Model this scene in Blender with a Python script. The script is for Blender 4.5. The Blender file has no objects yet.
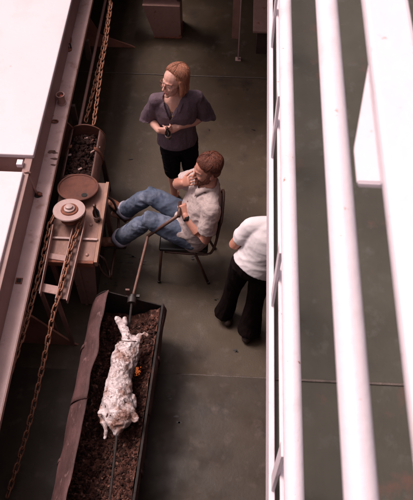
import bpy, bmesh, math, random
from mathutils import Vector, Matrix, noise, Quaternion
random.seed(7)
R = math.radians
V = Vector
sc = bpy.context.scene
COL = sc.collection

# ------------------------------------------------------------------ camera, sky, sun, exposure
H = 5.2
TILT = R(56.5)
YAW = R(2.86)
cd = bpy.data.cameras.new('camera')
cam = bpy.data.objects.new('camera', cd)
COL.objects.link(cam)
cam.location = (0, 0, H)
cam.rotation_euler = (R(90) - TILT, 0, YAW)
cd.sensor_fit = 'VERTICAL'
cd.sensor_height = 24
cd.lens = 33.6
cd.clip_start = 0.05
cd.clip_end = 500
cd.dof.use_dof = True
cd.dof.focus_distance = 5.3
cd.dof.aperture_fstop = 6.3
sc.camera = cam

SUN_EL, SUN_AZ = R(62), R(300)          # high, from the left and ahead, behind thin cloud
w = bpy.data.worlds.new('World')
sc.world = w
w.use_nodes = True
wn = w.node_tree
wn.nodes.clear()
sky = wn.nodes.new('ShaderNodeTexSky')
sky.sky_type = 'NISHITA'
sky.sun_disc = False
sky.sun_elevation = SUN_EL
sky.sun_rotation = SUN_AZ
sky.dust_density = 4
hs = wn.nodes.new('ShaderNodeHueSaturation')
hs.inputs['Saturation'].default_value = 0.25
mul = wn.nodes.new('ShaderNodeMix')
mul.data_type = 'RGBA'
mul.blend_type = 'MULTIPLY'
mul.inputs[0].default_value = 1
mul.inputs[7].default_value = (1.0, 0.84, 0.83, 1)
bg = wn.nodes.new('ShaderNodeBackground')
bg.inputs['Strength'].default_value = 0.13
wo = wn.nodes.new('ShaderNodeOutputWorld')
wn.links.new(sky.outputs[0], hs.inputs['Color'])
wn.links.new(hs.outputs[0], mul.inputs[6])
wn.links.new(mul.outputs[2], bg.inputs[0])
wn.links.new(bg.outputs[0], wo.inputs[0])
sd = bpy.data.lights.new('sun', 'SUN')
sd.energy = 1.5
sd.angle = R(20)
sd.color = (1.0, 0.88, 0.84)
so = bpy.data.objects.new('sun', sd)
COL.objects.link(so)
sdir = V((math.sin(SUN_AZ) * math.cos(SUN_EL), math.cos(SUN_AZ) * math.cos(SUN_EL), math.sin(SUN_EL)))
so.rotation_euler = sdir.to_track_quat('Z', 'Y').to_euler()
so.location = (0, 0, 12)
sc.view_settings.view_transform = 'Standard'
sc.view_settings.look = 'None'
sc.view_settings.gamma = 1
sc.view_settings.exposure = 0.72


def P(px, py, z):
    """where a sight line of the photograph meets the height z"""
    u, v, f = px - 206.5, 250 - py, 700
    fh = (-math.sin(YAW), math.cos(YAW))
    r = (math.cos(YAW), math.sin(YAW))
    a = f * math.cos(TILT) + v * math.sin(TILT)
    dz = -f * math.sin(TILT) + v * math.cos(TILT)
    t = (z - H) / dz
    return V((t * (a * fh[0] + u * r[0]), t * (a * fh[1] + u * r[1]), z))


# ------------------------------------------------------------------ materials
def mat(name, col, rough=0.6, metal=0.0, var=0.0, vscale=6.0, col2=None, c2lo=0.5, c2hi=0.65, c2scale=3.0,
        bump=0.0, bscale=60.0, spec=0.5, detail=6, col3=None, c3lo=0.6, c3hi=0.7, c3scale=12, stretch=None, sss=0, rvar=0, rscale=2.0):
    m = bpy.data.materials.new(name)
    m.use_nodes = True
    nt = m.node_tree
    b = nt.nodes['Principled BSDF']
    b.inputs['Roughness'].default_value = rough
    b.inputs['Metallic'].default_value = metal
    b.inputs['Specular IOR Level'].default_value = spec
    if sss:
        b.inputs['Subsurface Weight'].default_value = sss
        b.inputs['Subsurface Radius'].default_value = (0.01, 0.004, 0.002)
    tc = nt.nodes.new('ShaderNodeTexCoord')
    src = tc.outputs['Object']
    if stretch:
        mp = nt.nodes.new('ShaderNodeMapping')
        mp.inputs['Scale'].default_value = stretch
        nt.links.new(src, mp.inputs[0])
        src = mp.outputs[0]

    def tex(scale, det=detail, rg=0.6):
        n = nt.nodes.new('ShaderNodeTexNoise')
        n.inputs['Scale'].default_value = scale
        n.inputs['Detail'].default_value = det
        n.inputs['Roughness'].default_value = rg
        nt.links.new(src, n.inputs['Vector'])
        return n.outputs[0]

    def ramp(fac, lo, hi):
        mr = nt.nodes.new('ShaderNodeMapRange')
        mr.inputs[1].default_value = lo
        mr.inputs[2].default_value = hi
        nt.links.new(fac, mr.inputs[0])
        return mr.outputs[0]

    def mix(fac, a, bb):
        x = nt.nodes.new('ShaderNodeMix')
        x.data_type = 'RGBA'
        if hasattr(fac, 'links'):
            nt.links.new(fac, x.inputs[0])
        else:
            x.inputs[0].default_value = fac
        for val, i in ((a, 6), (bb, 7)):
            if hasattr(val, 'links'):
                nt.links.new(val, x.inputs[i])
            else:
                x.inputs[i].default_value = (*val, 1)
        return x.outputs[2]
    c = col
    if var > 0:
        lo = tuple(x * (1 - var) for x in col)
        hi = tuple(min(1, x * (1 + var)) for x in col)
        c = mix(ramp(tex(vscale), 0.3, 0.7), lo, hi)
    if col2:
        c = mix(ramp(tex(c2scale), c2lo, c2hi), c, col2)
    if col3:
        c = mix(ramp(tex(c3scale), c3lo, c3hi), c, col3)
    if hasattr(c, 'links'):
        nt.links.new(c, b.inputs['Base Color'])
    else:
        b.inputs['Base Color'].default_value = (*c, 1)
    if rvar:
        mr = nt.nodes.new('ShaderNodeMapRange')
        mr.inputs[1].default_value = 0.35
        mr.inputs[2].default_value = 0.68
        mr.inputs[3].default_value = rough - rvar
        mr.inputs[4].default_value = rough + rvar
        nt.links.new(tex(rscale), mr.inputs[0])
        nt.links.new(mr.outputs[0], b.inputs['Roughness'])
    if bump > 0:
        bn = nt.nodes.new('ShaderNodeBump')
        bn.inputs['Strength'].default_value = bump
        bn.inputs['Distance'].default_value = 0.01
        nt.links.new(tex(bscale), bn.inputs['Height'])
        nt.links.new(bn.outputs[0], b.inputs['Normal'])
    return m


M = {}
M['deck'] = mat('deck_paint', (0.064, 0.043, 0.026), 0.55, spec=0.32, var=0.34, vscale=1.4, col2=(0.036, 0.023, 0.016), c2lo=0.52, c2hi=0.70,
                c2scale=2.8, col3=(0.105, 0.078, 0.062), c3lo=0.56, c3hi=0.74, c3scale=7, bump=0.16, bscale=90, rvar=0.16, rscale=3, detail=9)
M['aft_deck_shade'] = mat('shaded_aft_deck_paint', (0.042, 0.028, 0.018), 0.55, spec=0.32, var=0.3, vscale=1.6, col2=(0.022, 0.014, 0.011), c2lo=0.50, c2hi=0.66,
                    c2scale=2.4, col3=(0.08, 0.056, 0.046), c3lo=0.56, c3hi=0.74, c3scale=8, bump=0.10, bscale=50, rvar=0.16, rscale=3, detail=9)  # deck paint with the shade of the aft end put into the colour
M['side_deck'] = mat('side_deck_paint', (0.050, 0.045, 0.032), 0.6, spec=0.35, var=0.3, vscale=2, col2=(0.085, 0.045, 0.032), c2lo=0.60, c2hi=0.7,
                     c2scale=5, col3=(0.075, 0.070, 0.058), c3lo=0.56, c3hi=0.76, c3scale=12, bump=0.12, bscale=60, detail=9)
M['stain'] = mat('oil_stain', (0.025, 0.017, 0.014), 0.5, var=0.3, vscale=20)
M['weld'] = mat('weld_bead', (0.085, 0.062, 0.05), 0.5, var=0.3, vscale=30, bump=0.4, bscale=120)
M['white'] = mat('white_paint', (0.70, 0.60, 0.64), 0.4, var=0.05, vscale=3, col2=(0.60, 0.49, 0.50), c2lo=0.52, c2hi=0.8, c2scale=5,
                 col3=(0.36, 0.17, 0.12), c3lo=0.665, c3hi=0.74, c3scale=30, bump=0.2, bscale=40)
M['cover'] = mat('white_cover_paint', (0.60, 0.515, 0.54), 0.55, var=0.05, vscale=1.5, col2=(0.55, 0.45, 0.46), c2lo=0.5, c2hi=0.75, c2scale=3,
                 col3=(0.42, 0.28, 0.25), c3lo=0.68, c3hi=0.78, c3scale=14, bump=0.15, bscale=30)
M['ledge'] = mat('pink_grey_ledge_paint', (0.44, 0.29, 0.28), 0.5, var=0.14, vscale=5, col2=(0.26, 0.13, 0.10), c2lo=0.56, c2hi=0.72,
                 c2scale=7, col3=(0.13, 0.05, 0.035), c3lo=0.66, c3hi=0.76, c3scale=18, bump=0.3, bscale=60)
M['band'] = mat('mauve_coaming_paint', (0.27, 0.155, 0.14), 0.55, var=0.12, vscale=6, col3=(0.2, 0.08, 0.05), c3lo=0.62, c3hi=0.74,
                c3scale=14, bump=0.2, bscale=50)
M['dark_steel'] = mat('dark_painted_steel', (0.06, 0.035, 0.028), 0.6, var=0.3, vscale=7, col2=(0.12, 0.05, 0.03), c2lo=0.55, c2hi=0.7, bump=0.3)
M['rust'] = mat('rust', (0.20, 0.062, 0.034), 0.8, var=0.35, vscale=12, col2=(0.09, 0.03, 0.02), c2lo=0.5, c2hi=0.7, c2scale=9,
                bump=0.5, bscale=90)
M['rust_red'] = mat('red_oxide', (0.125, 0.038, 0.023), 0.75, var=0.35, vscale=10, col2=(0.06, 0.022, 0.016), c2lo=0.46, c2hi=0.7,
                    c2scale=6, bump=0.3, bscale=80)
M['chain'] = mat('rusty_chain_steel', (0.27, 0.115, 0.07), 0.6, metal=0.2, var=0.4, vscale=25, bump=0.3, bscale=150)
M['soot'] = mat('soot_black', (0.018, 0.011, 0.009), 0.8, var=0.5, vscale=15, col2=(0.06, 0.025, 0.018), c2lo=0.58, c2hi=0.7, bump=0.6)
M['knee'] = mat('brown_red_bracket_paint', (0.34, 0.15, 0.11), 0.6, var=0.2, vscale=8, col2=(0.2, 0.08, 0.055), c2lo=0.52, c2hi=0.7, bump=0.3)
M['drum_mauve'] = mat('scorched_drum_skin', (0.088, 0.042, 0.041), 0.7, spec=0.3, var=0.45, vscale=8, col2=(0.04, 0.018, 0.017), c2lo=0.54,
                      c2hi=0.74, c2scale=6, col3=(0.2, 0.11, 0.11), c3lo=0.6, c3hi=0.72, c3scale=24, bump=0.7, bscale=45, stretch=(1, 0.6, 1))
M['drum_brown'] = mat('drum_brown', (0.13, 0.06, 0.048), 0.6, var=0.3, vscale=9, col2=(0.05, 0.02, 0.016), c2lo=0.52, c2hi=0.7, bump=0.4)
M['coal'] = mat('charcoal', (0.026, 0.012, 0.010), 0.8, spec=0.12, var=0.5, vscale=30, col2=(0.07, 0.03, 0.02), c2lo=0.6, c2hi=0.7, c2scale=20, bump=0.6)
M['ash'] = mat('ash_and_cinders', (0.088, 0.036, 0.027), 0.9, spec=0.15, var=0.5, vscale=30, col2=(0.03, 0.014, 0.011), c2lo=0.45, c2hi=0.6,
               c2scale=22, col3=(0.30, 0.15, 0.115), c3lo=0.55, c3hi=0.68, c3scale=34, bump=0.9, bscale=60)
M['wood'] = mat('brown_board', (0.23, 0.115, 0.088), 0.6, var=0.18, vscale=9, col2=(0.19, 0.08, 0.05), c2lo=0.52, c2hi=0.72, c2scale=7,
                col3=(0.32, 0.17, 0.12), c3lo=0.58, c3hi=0.7, c3scale=22, bump=0.25, bscale=60, stretch=(2.2, 0.7, 1))
M['bench_paint'] = mat('bench_pink_brown', (0.26, 0.135, 0.11), 0.6, var=0.2, vscale=7, col2=(0.13, 0.05, 0.035), c2lo=0.58, c2hi=0.72, bump=0.2)
M['pink_steel'] = mat('pink_primer_steel', (0.32, 0.18, 0.155), 0.5, var=0.15, vscale=12, col2=(0.2, 0.075, 0.045), c2lo=0.58, c2hi=0.7,
                      c2scale=12, bump=0.25)
M['pale_steel'] = mat('pale_steel', (0.40, 0.27, 0.25), 0.45, var=0.12, vscale=14, col2=(0.3, 0.14, 0.09), c2lo=0.6, c2hi=0.74, c2scale=14,
                      bump=0.2)
M['black_metal'] = mat('black_metal', (0.03, 0.02, 0.018), 0.5, var=0.2)
M['brown_metal'] = mat('brown_chair_metal', (0.085, 0.04, 0.03), 0.4, metal=0.3, var=0.2, vscale=20)
M['crank'] = mat('crank_steel', (0.13, 0.065, 0.05), 0.5, metal=0.3, var=0.3, vscale=25, bump=0.2, bscale=100)
M['vinyl'] = mat('black_vinyl', (0.014, 0.01, 0.01), 0.4, bump=0.15, bscale=120)
M['glass'] = mat('dark_bottle_glass', (0.012, 0.008, 0.007), 0.08, spec=0.8)
M['label'] = mat('bottle_label', (0.3, 0.2, 0.18), 0.6)
M['board_edge'] = mat('worn_board_edge', (0.28, 0.14, 0.095), 0.6, var=0.2, vscale=12, col2=(0.22, 0.1, 0.06), c2lo=0.55, c2hi=0.7)
M['skin'] = mat('skin_fair', (0.52, 0.28, 0.22), 0.5, var=0.08, vscale=25, col2=(0.58, 0.27, 0.20), c2lo=0.5, c2hi=0.75, c2scale=14, bump=0.06, bscale=200, sss=0.08)
M['skin_tan'] = mat('skin_sunburnt', (0.46, 0.21, 0.15), 0.5, var=0.1, vscale=25, col2=(0.48, 0.19, 0.13), c2lo=0.5, c2hi=0.75, c2scale=14, bump=0.06, bscale=200, sss=0.08)
M['lips'] = mat('lips', (0.42, 0.13, 0.11), 0.4)
M['eye'] = mat('eye_white', (0.55, 0.48, 0.45), 0.2)
M['iris'] = mat('iris', (0.03, 0.015, 0.01), 0.15)
M['hair'] = mat('auburn_hair', (0.33, 0.125, 0.07), 0.45, var=0.45, vscale=45, bump=0.7, bscale=110, stretch=(1.4, 1.4, 0.35), col2=(0.44, 0.19, 0.11), c2lo=0.5, c2hi=0.7, c2scale=30)
M['hair_man'] = mat('dark_auburn_hair', (0.135, 0.037, 0.019), 0.5, var=0.45, vscale=50, bump=0.7, bscale=120, col2=(0.2, 0.065, 0.035), c2lo=0.55, c2hi=0.7, c2scale=40)
M['hair_dark'] = mat('dark_hair', (0.03, 0.015, 0.01), 0.5, var=0.4, vscale=50, bump=0.6, bscale=120)
M['blouse'] = mat('purple_grey_knit', (0.105, 0.066, 0.084), 0.85, var=0.22, vscale=120, col2=(0.075, 0.045, 0.06), c2lo=0.45, c2hi=0.65, c2scale=9, bump=0.45, bscale=170)
M['black_cloth'] = mat('black_cloth', (0.008, 0.006, 0.008), 0.9, spec=0.08, var=0.3, vscale=30, bump=0.3, bscale=120)
M['trousers'] = mat('dark_corduroy', (0.008, 0.004, 0.004), 0.9, spec=0.08, var=0.35, vscale=20, bump=0.4, bscale=90)
M['denim'] = mat('faded_denim', (0.085, 0.105, 0.155), 0.85, spec=0.2, var=0.3, vscale=9, col2=(0.20, 0.22, 0.285), c2lo=0.48, c2hi=0.66, c2scale=5,
                 col3=(0.052, 0.066, 0.12), c3lo=0.56, c3hi=0.72, c3scale=11, bump=0.35, bscale=220)
M['denim_in'] = mat('denim_inside', (0.32, 0.29, 0.36), 0.8, var=0.15, vscale=40, bump=0.4, bscale=150)
M['tee'] = mat('white_cotton', (0.66, 0.585, 0.60), 0.85, var=0.03, vscale=10, bump=0.15, bscale=160)
M['boot'] = mat('brown_leather', (0.22, 0.085, 0.052), 0.45, var=0.3, vscale=15, col2=(0.08, 0.03, 0.02), c2lo=0.5, c2hi=0.7, c2scale=12, bump=0.3)
M['sole'] = mat('boot_sole', (0.03, 0.016, 0.012), 0.7)
M['sandal'] = mat('sandal_leather', (0.10, 0.05, 0.035), 0.6)
M['gold'] = mat('gold', (0.7, 0.42, 0.16), 0.3, metal=0.8)
M['watch'] = mat('watch_dark', (0.02, 0.015, 0.015), 0.25, metal=0.4)
M['grime'] = mat('grime', (0.10, 0.045, 0.035), 0.8, var=0.5, vscale=30, bump=0.3)
M['hole'] = mat('dark_opening', (0.012, 0.008, 0.007), 0.8)
M['red_cap'] = mat('red_paint', (0.36, 0.07, 0.045), 0.5, var=0.2, vscale=20)


def shirt_mat():
    m = mat('pale_checked_shirt', (0.46, 0.36, 0.34), 0.85, var=0.06, vscale=12, bump=0.2, bscale=150)
    nt = m.node_tree
    b = nt.nodes['Principled BSDF']
    src = b.inputs['Base Color'].links[0].from_socket
    tc = nt.nodes.new('ShaderNodeTexCoord')
    last = src
    for d in ('Y', 'Z'):
        wv = nt.nodes.new('ShaderNodeTexWave')
        wv.bands_direction = d
        wv.inputs['Scale'].default_value = 22
        wv.inputs['Distortion'].default_value = 0.6
        nt.links.new(tc.outputs['Object'], wv.inputs[0])
        mr = nt.nodes.new('ShaderNodeMapRange')
        mr.inputs[1].default_value = 0.75
        mr.inputs[2].default_value = 1.0
        mr.inputs[4].default_value = 0.28
        nt.links.new(wv.outputs['Fac'], mr.inputs[0])
        x = nt.nodes.new('ShaderNodeMix')
        x.data_type = 'RGBA'
        nt.links.new(mr.outputs[0], x.inputs[0])
        nt.links.new(last, x.inputs[6])
        x.inputs[7].default_value = (0.30, 0.21, 0.22, 1)
        last = x.outputs[2]
    nt.links.new(last, b.inputs['Base Color'])
    return m


M['shirt'] = shirt_mat()


def roast_mat():
    m = mat('roast_skin', (0.60, 0.50, 0.50), 0.36, var=0.16, vscale=14, col2=(0.30, 0.17, 0.14), c2lo=0.49, c2hi=0.63, c2scale=10, col3=(0.07, 0.028, 0.02), c3lo=0.585, c3hi=0.66, c3scale=30,
            bump=0.5, bscale=45)
    nt = m.node_tree
    b = nt.nodes['Principled BSDF']
    src = b.inputs['Base Color'].links[0].from_socket
    tc = nt.nodes.new('ShaderNodeTexCoord')
    nz = nt.nodes.new('ShaderNodeTexNoise')
    nz.inputs['Scale'].default_value = 9
    nt.links.new(tc.outputs['Object'], nz.inputs[0])
    ad = nt.nodes.new('ShaderNodeMix')
    ad.data_type = 'RGBA'
    ad.inputs[0].default_value = 0.3
    nt.links.new(tc.outputs['Object'], ad.inputs[6])
    nt.links.new(nz.outputs['Color'], ad.inputs[7])
    vo = nt.nodes.new('ShaderNodeTexVoronoi')
    vo.feature = 'DISTANCE_TO_EDGE'
    vo.inputs['Scale'].default_value = 17
    nt.links.new(ad.outputs[2], vo.inputs['Vector'])
    mr = nt.nodes.new('ShaderNodeMapRange')
    mr.inputs[1].default_value = 0.0
    mr.inputs[2].default_value = 0.09
    mr.inputs[3].default_value = 0.7
    mr.inputs[4].default_value = 0
    nt.links.new(vo.outputs['Distance'], mr.inputs[0])
    x = nt.nodes.new('ShaderNodeMix')
    x.data_type = 'RGBA'
    n2 = nt.nodes.new('ShaderNodeTexNoise')
    n2.inputs['Scale'].default_value = 8
    n2.inputs['Detail'].default_value = 8
    nt.links.new(tc.outputs['Object'], n2.inputs[0])
    m2 = nt.nodes.new('ShaderNodeMapRange')
    m2.inputs[1].default_value = 0.34
    m2.inputs[2].default_value = 0.52
    nt.links.new(n2.outputs[0], m2.inputs[0])
    mm = nt.nodes.new('ShaderNodeMath')
    mm.operation = 'MULTIPLY'
    nt.links.new(mr.outputs[0], mm.inputs[0])
    nt.links.new(m2.outputs[0], mm.inputs[1])
    nt.links.new(mm.outputs[0], x.inputs[0])
    nt.links.new(src, x.inputs[6])
    x.inputs[7].default_value = (0.07, 0.025, 0.018, 1)
    nt.links.new(x.outputs[2], b.inputs['Base Color'])
    return m


M['roast'] = roast_mat()
em = bpy.data.materials.new('glowing_ember')
em.use_nodes = True
eb = em.node_tree.nodes['Principled BSDF']
eb.inputs['Base Color'].default_value = (0.12, 0.03, 0.015, 1)
_n = em.node_tree.nodes.new('ShaderNodeTexNoise')
_n.inputs['Scale'].default_value = 70
_m = em.node_tree.nodes.new('ShaderNodeMapRange')
_m.inputs[1].default_value = 0.42
_m.inputs[2].default_value = 0.62
_m.inputs[4].default_value = 0.5
em.node_tree.links.new(_n.outputs[0], _m.inputs[0])
em.node_tree.links.new(_m.outputs[0], eb.inputs['Emission Strength'])
eb.inputs['Emission Color'].default_value = (1, 0.22, 0.06, 1)
eb.inputs['Emission Strength'].default_value = 0.28
M['ember'] = em


# ------------------------------------------------------------------ builders
def wloc(o):
    p = V((0, 0, 0))
    while o:
        p += o.location
        o = o.parent
    return p


def obj(name, bm, m, parent=None, smooth=False, label=None):
    if parent is not None:
        bmesh.ops.translate(bm, vec=-wloc(parent), verts=bm.verts)
    me = bpy.data.meshes.new(name)
    bm.to_mesh(me)
    bm.free()
    return link_mesh(name, me, m, parent, smooth, label)


def link_mesh(name, me, m, parent=None, smooth=False, label=None):
    o = bpy.data.objects.new(name, me)
    COL.objects.link(o)
    for mm in (m if isinstance(m, (list, tuple)) else [m]):
        me.materials.append(mm)
    if smooth:
        for p in me.polygons:
            p.use_smooth = True
        if smooth == 'auto':
            bv = o.modifiers.new('wn', 'EDGE_SPLIT')
            bv.split_angle = R(38)
    if parent is not None:
        o.parent = parent
    if label:
        o['label'] = label
    return o


def tag(o, label, cat, group=None):
    o['label'] = label
    o['category'] = cat
    if group:
        o['group'] = group
    return o


def thing(name, label, cat, loc, group=None):
    o = bpy.data.objects.new(name, None)
    o.empty_display_size = 0.1
    COL.objects.link(o)
    o.location = loc
    return tag(o, label, cat, group)


def structure(o):
    o['kind'] = 'structure'
    return o


def box(bm, c, s, rot=None, bevel=0.0):
    t = bmesh.ops.create_cube(bm, size=1)
    vs = t['verts']
    bmesh.ops.scale(bm, vec=s, verts=vs)
    if bevel:
        es = list({e for v in vs for e in v.link_edges})
        r = bmesh.ops.bevel(bm, geom=es, offset=bevel, segments=2, affect='EDGES', profile=0.5)
        vs = list({v for f in r['faces'] for v in f.verts} | {v for v in vs if v.is_valid})
    if rot:
        bmesh.ops.rotate(bm, cent=(0, 0, 0), matrix=rot, verts=vs)
    bmesh.ops.translate(bm, vec=c, verts=vs)
    return vs


def box2(bm, a, b, bevel=0.0):
    a, b = V(a), V(b)
    return box(bm, (a + b) / 2, V((abs(b.x - a.x), abs(b.y - a.y), abs(b.z - a.z))), None, bevel)


def bar(bm, p0, p1, wd, th, up=V((0, 0, 1)), bevel=0.0):
    """flat bar between two points"""
    p0, p1 = V(p0), V(p1)
    d = (p1 - p0)
    L = d.length
    y = d.normalized()
    x = y.cross(up).normalized()
    z = x.cross(y)
    m = Matrix((x, y, z)).transposed()
    return box(bm, (p0 + p1) / 2, (wd, L, th), m, bevel)


def frame_of(t, side=None):
    t = t.normalized()
    if side is None:
        side = V((1, 0, 0)) if abs(t.x) < 0.8 else V((0, 1, 0))
    s = side - t * side.dot(t)
    if s.length < 1e-4:
        s = t.orthogonal()
    s.normalize()
    return s, t.cross(s).normalized()


def loft(bm, pts, rad, side=None, n=14, round_ends=True):
    """elliptical sections along a path; a radius is r or (side, depth)"""
    pts = [V(p) for p in pts]
    rr = [(r, r) if not isinstance(r, (tuple, list)) else r for r in rad]
    sec = []
    N = len(pts)
    for i in range(N):
        t = (pts[min(i + 1, N - 1)] - pts[max(i - 1, 0)])
        s, q = frame_of(t, side)
        sec.append((pts[i], rr[i][0], rr[i][1], s, q))
    if round_ends:
        def cap(i, sg):
            p, a, b, s, q = sec[i]
            t = ((pts[1] - pts[0]) if i == 0 else (pts[-1] - pts[-2])).normalized() * sg
            k = min(a, b)
            return [(p + t * k * math.sin(x), a * math.cos(x), b * math.cos(x), s, q) for x in (R(35), R(65), R(84))]
        sec = list(reversed(cap(0, -1))) + sec + cap(N - 1, 1)
    rings = []
    for p, a, b, s, q in sec:
        rings.append([bm.verts.new(p + s * (a * math.cos(2 * math.pi * k / n)) + q * (b * math.sin(2 * math.pi * k / n))) for k in range(n)])
    for A, B in zip(rings, rings[1:]):
        for k in range(n):
            bm.faces.new((A[k], A[(k + 1) % n], B[(k + 1) % n], B[k]))
    bm.faces.new(list(reversed(rings[0])))
    bm.faces.new(rings[-1])
    return rings


def tube(bm, pts, r, n=10):
    return loft(bm, pts, [r] * len(pts), None, n, False)


def smooth_path(pts, sub=6):
    pts = [V(p) for p in pts]
    out = []
    for i in range(len(pts) - 1):
        p0 = pts[max(i - 1, 0)]
        p1, p2 = pts[i], pts[i + 1]
        p3 = pts[min(i + 2, len(pts) - 1)]
        for k in range(sub):
            t = k / sub
            out.append(0.5 * ((2 * p1) + (-p0 + p2) * t + (2 * p0 - 5 * p1 + 4 * p2 - p3) * t * t + (-p0 + 3 * p1 - 3 * p2 + p3) * t ** 3))
    out.append(pts[-1])
    return out


def ell(bm, c, r, rot=None, u=16, v=12):
    t = bmesh.ops.create_uvsphere(bm, u_segments=u, v_segments=v, radius=1)
    vs = t['verts']
    bmesh.ops.scale(bm, vec=r if isinstance(r, (tuple, list, Vector)) else (r, r, r), verts=vs)
    if rot:
        bmesh.ops.rotate(bm, cent=(0, 0, 0), matrix=rot, verts=vs)
    bmesh.ops.translate(bm, vec=c, verts=vs)
    return vs


def lathe(bm, base, prof, n=24, axis=V((0, 0, 1))):
    """closed surface of revolution; prof = (radius, height)"""
    q = V((0, 0, 1)).rotation_difference(axis)
    rings = []
    for r, h in prof:
        rings.append([bm.verts.new(V(base) + q @ V((max(r, 1e-4) * math.cos(2 * math.pi * k / n), max(r, 1e-4) * math.sin(2 * math.pi * k / n), h))) for k in range(n)])
    for A, B in zip(rings, rings[1:]):
        for k in range(n):
            bm.faces.new((A[k], A[(k + 1) % n], B[(k + 1) % n], B[k]))
    bm.faces.new(list(reversed(rings[0])))
    bm.faces.new(rings[-1])


def prism(bm, poly, vec):
    a = [bm.verts.new(V(p)) for p in poly]
    b = [bm.verts.new(V(p) + V(vec)) for p in poly]
    bm.faces.new(a)
    bm.faces.new(list(reversed(b)))
    n = len(a)
    for i in range(n):
        bm.faces.new((a[i], b[i], b[(i + 1) % n], a[(i + 1) % n]))
    bmesh.ops.recalc_face_normals(bm, faces=bm.faces)


def remesh(bm, voxel, it=3, fac=0.5):
    bmesh.ops.recalc_face_normals(bm, faces=bm.faces)
    me = bpy.data.meshes.new('tmp')
    bm.to_mesh(me)
    bm.free()
    o = bpy.data.objects.new('tmp', me)
    COL.objects.link(o)
    m = o.modifiers.new('r', 'REMESH')
    m.mode = 'VOXEL'
    m.voxel_size = voxel
    m.adaptivity = 0
    if it:
        s = o.modifiers.new('s', 'SMOOTH')
        s.factor = fac
        s.iterations = it
    dg = bpy.context.evaluated_depsgraph_get()
    dg.update()
    ne = bpy.data.meshes.new_from_object(o.evaluated_get(dg))
    bpy.data.objects.remove(o)
    bpy.data.meshes.remove(me)
    return ne


def displace(me, fn):
    """fn(co, normal) -> offset along the normal (float) or a vector"""
    ns = [v.normal.copy() for v in me.vertices]
    for v, n in zip(me.vertices, ns):
        d = fn(v.co, n)
        v.co += d if isinstance(d, Vector) else n * d


def folds(amp, freq, stretch=V((1, 1, 1)), seed=0):
    sv = V((seed * 3.7, seed * 1.3, seed * 7.1))

    def f(co, n):
        p = V((co.x * stretch.x, co.y * stretch.y, co.z * stretch.z)) * freq + sv
        a = 1 - abs(noise.noise(p)) * 2.4
        b = 1 - abs(noise.noise(p * 2.1 + V((5, 1, 2)))) * 2.4
        return amp * (a * 0.7 + b * 0.35 - 0.4)
    return f


def smooth_mesh(me, it):
    bm = bmesh.new()
    bm.from_mesh(me)
    for _ in range(it):
        bmesh.ops.smooth_vert(bm, verts=bm.verts, factor=0.5, use_axis_x=True, use_axis_y=True, use_axis_z=True)
    bm.to_mesh(me)
    bm.free()


def cut(me, pred):
    bm = bmesh.new()
    bm.from_mesh(me)
    bmesh.ops.delete(bm, geom=[f for f in bm.faces if pred(f.calc_center_median())], context='FACES')
    bm.to_mesh(me)
    bm.free()


def part_mesh(name, me, m, parent, smooth=True, label=None):
    off = -wloc(parent)
    me.transform(Matrix.Translation(off))
    me.name = name
    return link_mesh(name, me, m, parent, smooth, label)


# ------------------------------------------------------------------ setting: the deck well and what encloses it
DECK_X0, DECK_X1, DECK_Y0, DECK_Y1 = -1.75, 2.2, -2.2, 7.6
bm = bmesh.new()
nx, ny = 60, 140
grid = [[bm.verts.new((DECK_X0 - 0.05 + (DECK_X1 - DECK_X0 + 0.1) * i / nx, DECK_Y0 + (DECK_Y1 - DECK_Y0) * j / ny,
                       0.004 * noise.noise(V((i * 0.13, j * 0.13, 0))))) for j in range(ny + 1)] for i in range(nx + 1)]
for i in range(nx):
    for j in range(ny):
        bm.faces.new((grid[i][j], grid[i + 1][j], grid[i + 1][j + 1], grid[i][j + 1]))
deck = structure(obj('deck', bm, M['deck'], None, True))
for y, x0, x1 in ((5.655, DECK_X0, DECK_X1), (2.24, -0.35, DECK_X1)):
    bm = bmesh.new()
    pts = [V((x0 + (x1 - x0) * k / 60, y + 0.004 * noise.noise(V((k * 0.4, y, 0))), 0.004)) for k in range(61)]
    loft(bm, pts, [(0.008, 0.004)] * 61, V((0, 1, 0)), 8, False)
    obj('weld_seam', bm, M['weld'], deck, True)
for x in (1.1,):
    bm = bmesh.new()
    loft(bm, [V((x, DECK_Y0 + 0.3 * k, 0.004)) for k in range(32)], [(0.008, 0.004)] * 32, V((1, 0, 0)), 8, False)
    obj('weld_seam', bm, M['weld'], deck, True)
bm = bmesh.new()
box2(bm, (DECK_X0, DECK_Y0, 0.0045), (DECK_X1, 2.236, 0.0085), 0.001)  # thin sheet whose darker colour paints in the shade aft of the seam
obj('deck_shade_plate', bm, M['aft_deck_shade'], deck, False, 'deck plate aft of the weld seam, shade painted into its darker colour')
# dark drips of oil on the deck beside the bench and the chair
bm = bmesh.new()
rs = random.Random(4)
spots = [(125, 259, 5), (131, 264, 4), (137, 259, 3), (123, 270, 4), (143, 262, 3), (129, 255, 3), (192, 257, 3), (120, 276, 4), (113, 282, 5), (200, 262, 2),
         (230, 95, 2), (246, 89, 2), (207, 130, 2), (130, 160, 2), (236, 350, 3), (175, 420, 4), (216, 300, 2), (170, 398, 3), (160, 118, 2), (253, 130, 2)]
for (x, y, r) in spots:
    c = P(x, y, 0)
    zz = 0.0102 if c.y < 2.24 else 0.0062
    for q in range(3):
        cc = c + V((rs.uniform(-1, 1), rs.uniform(-0.6, 0.6), 0)) * r * 0.012
        rad = r * 0.0028 * rs.uniform(0.5, 1.3)
        ring = [bm.verts.new((cc.x + rad * 1.7 * math.cos(a * 0.6283) * rs.uniform(0.6, 1.2), cc.y + rad * math.sin(a * 0.6283) * rs.uniform(0.6, 1.2), zz)) for a in range(10)]
        bm.faces.new(ring)
st = obj('oil_spots', bm, M['stain'], deck)
st['kind'] = 'stuff'

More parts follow.
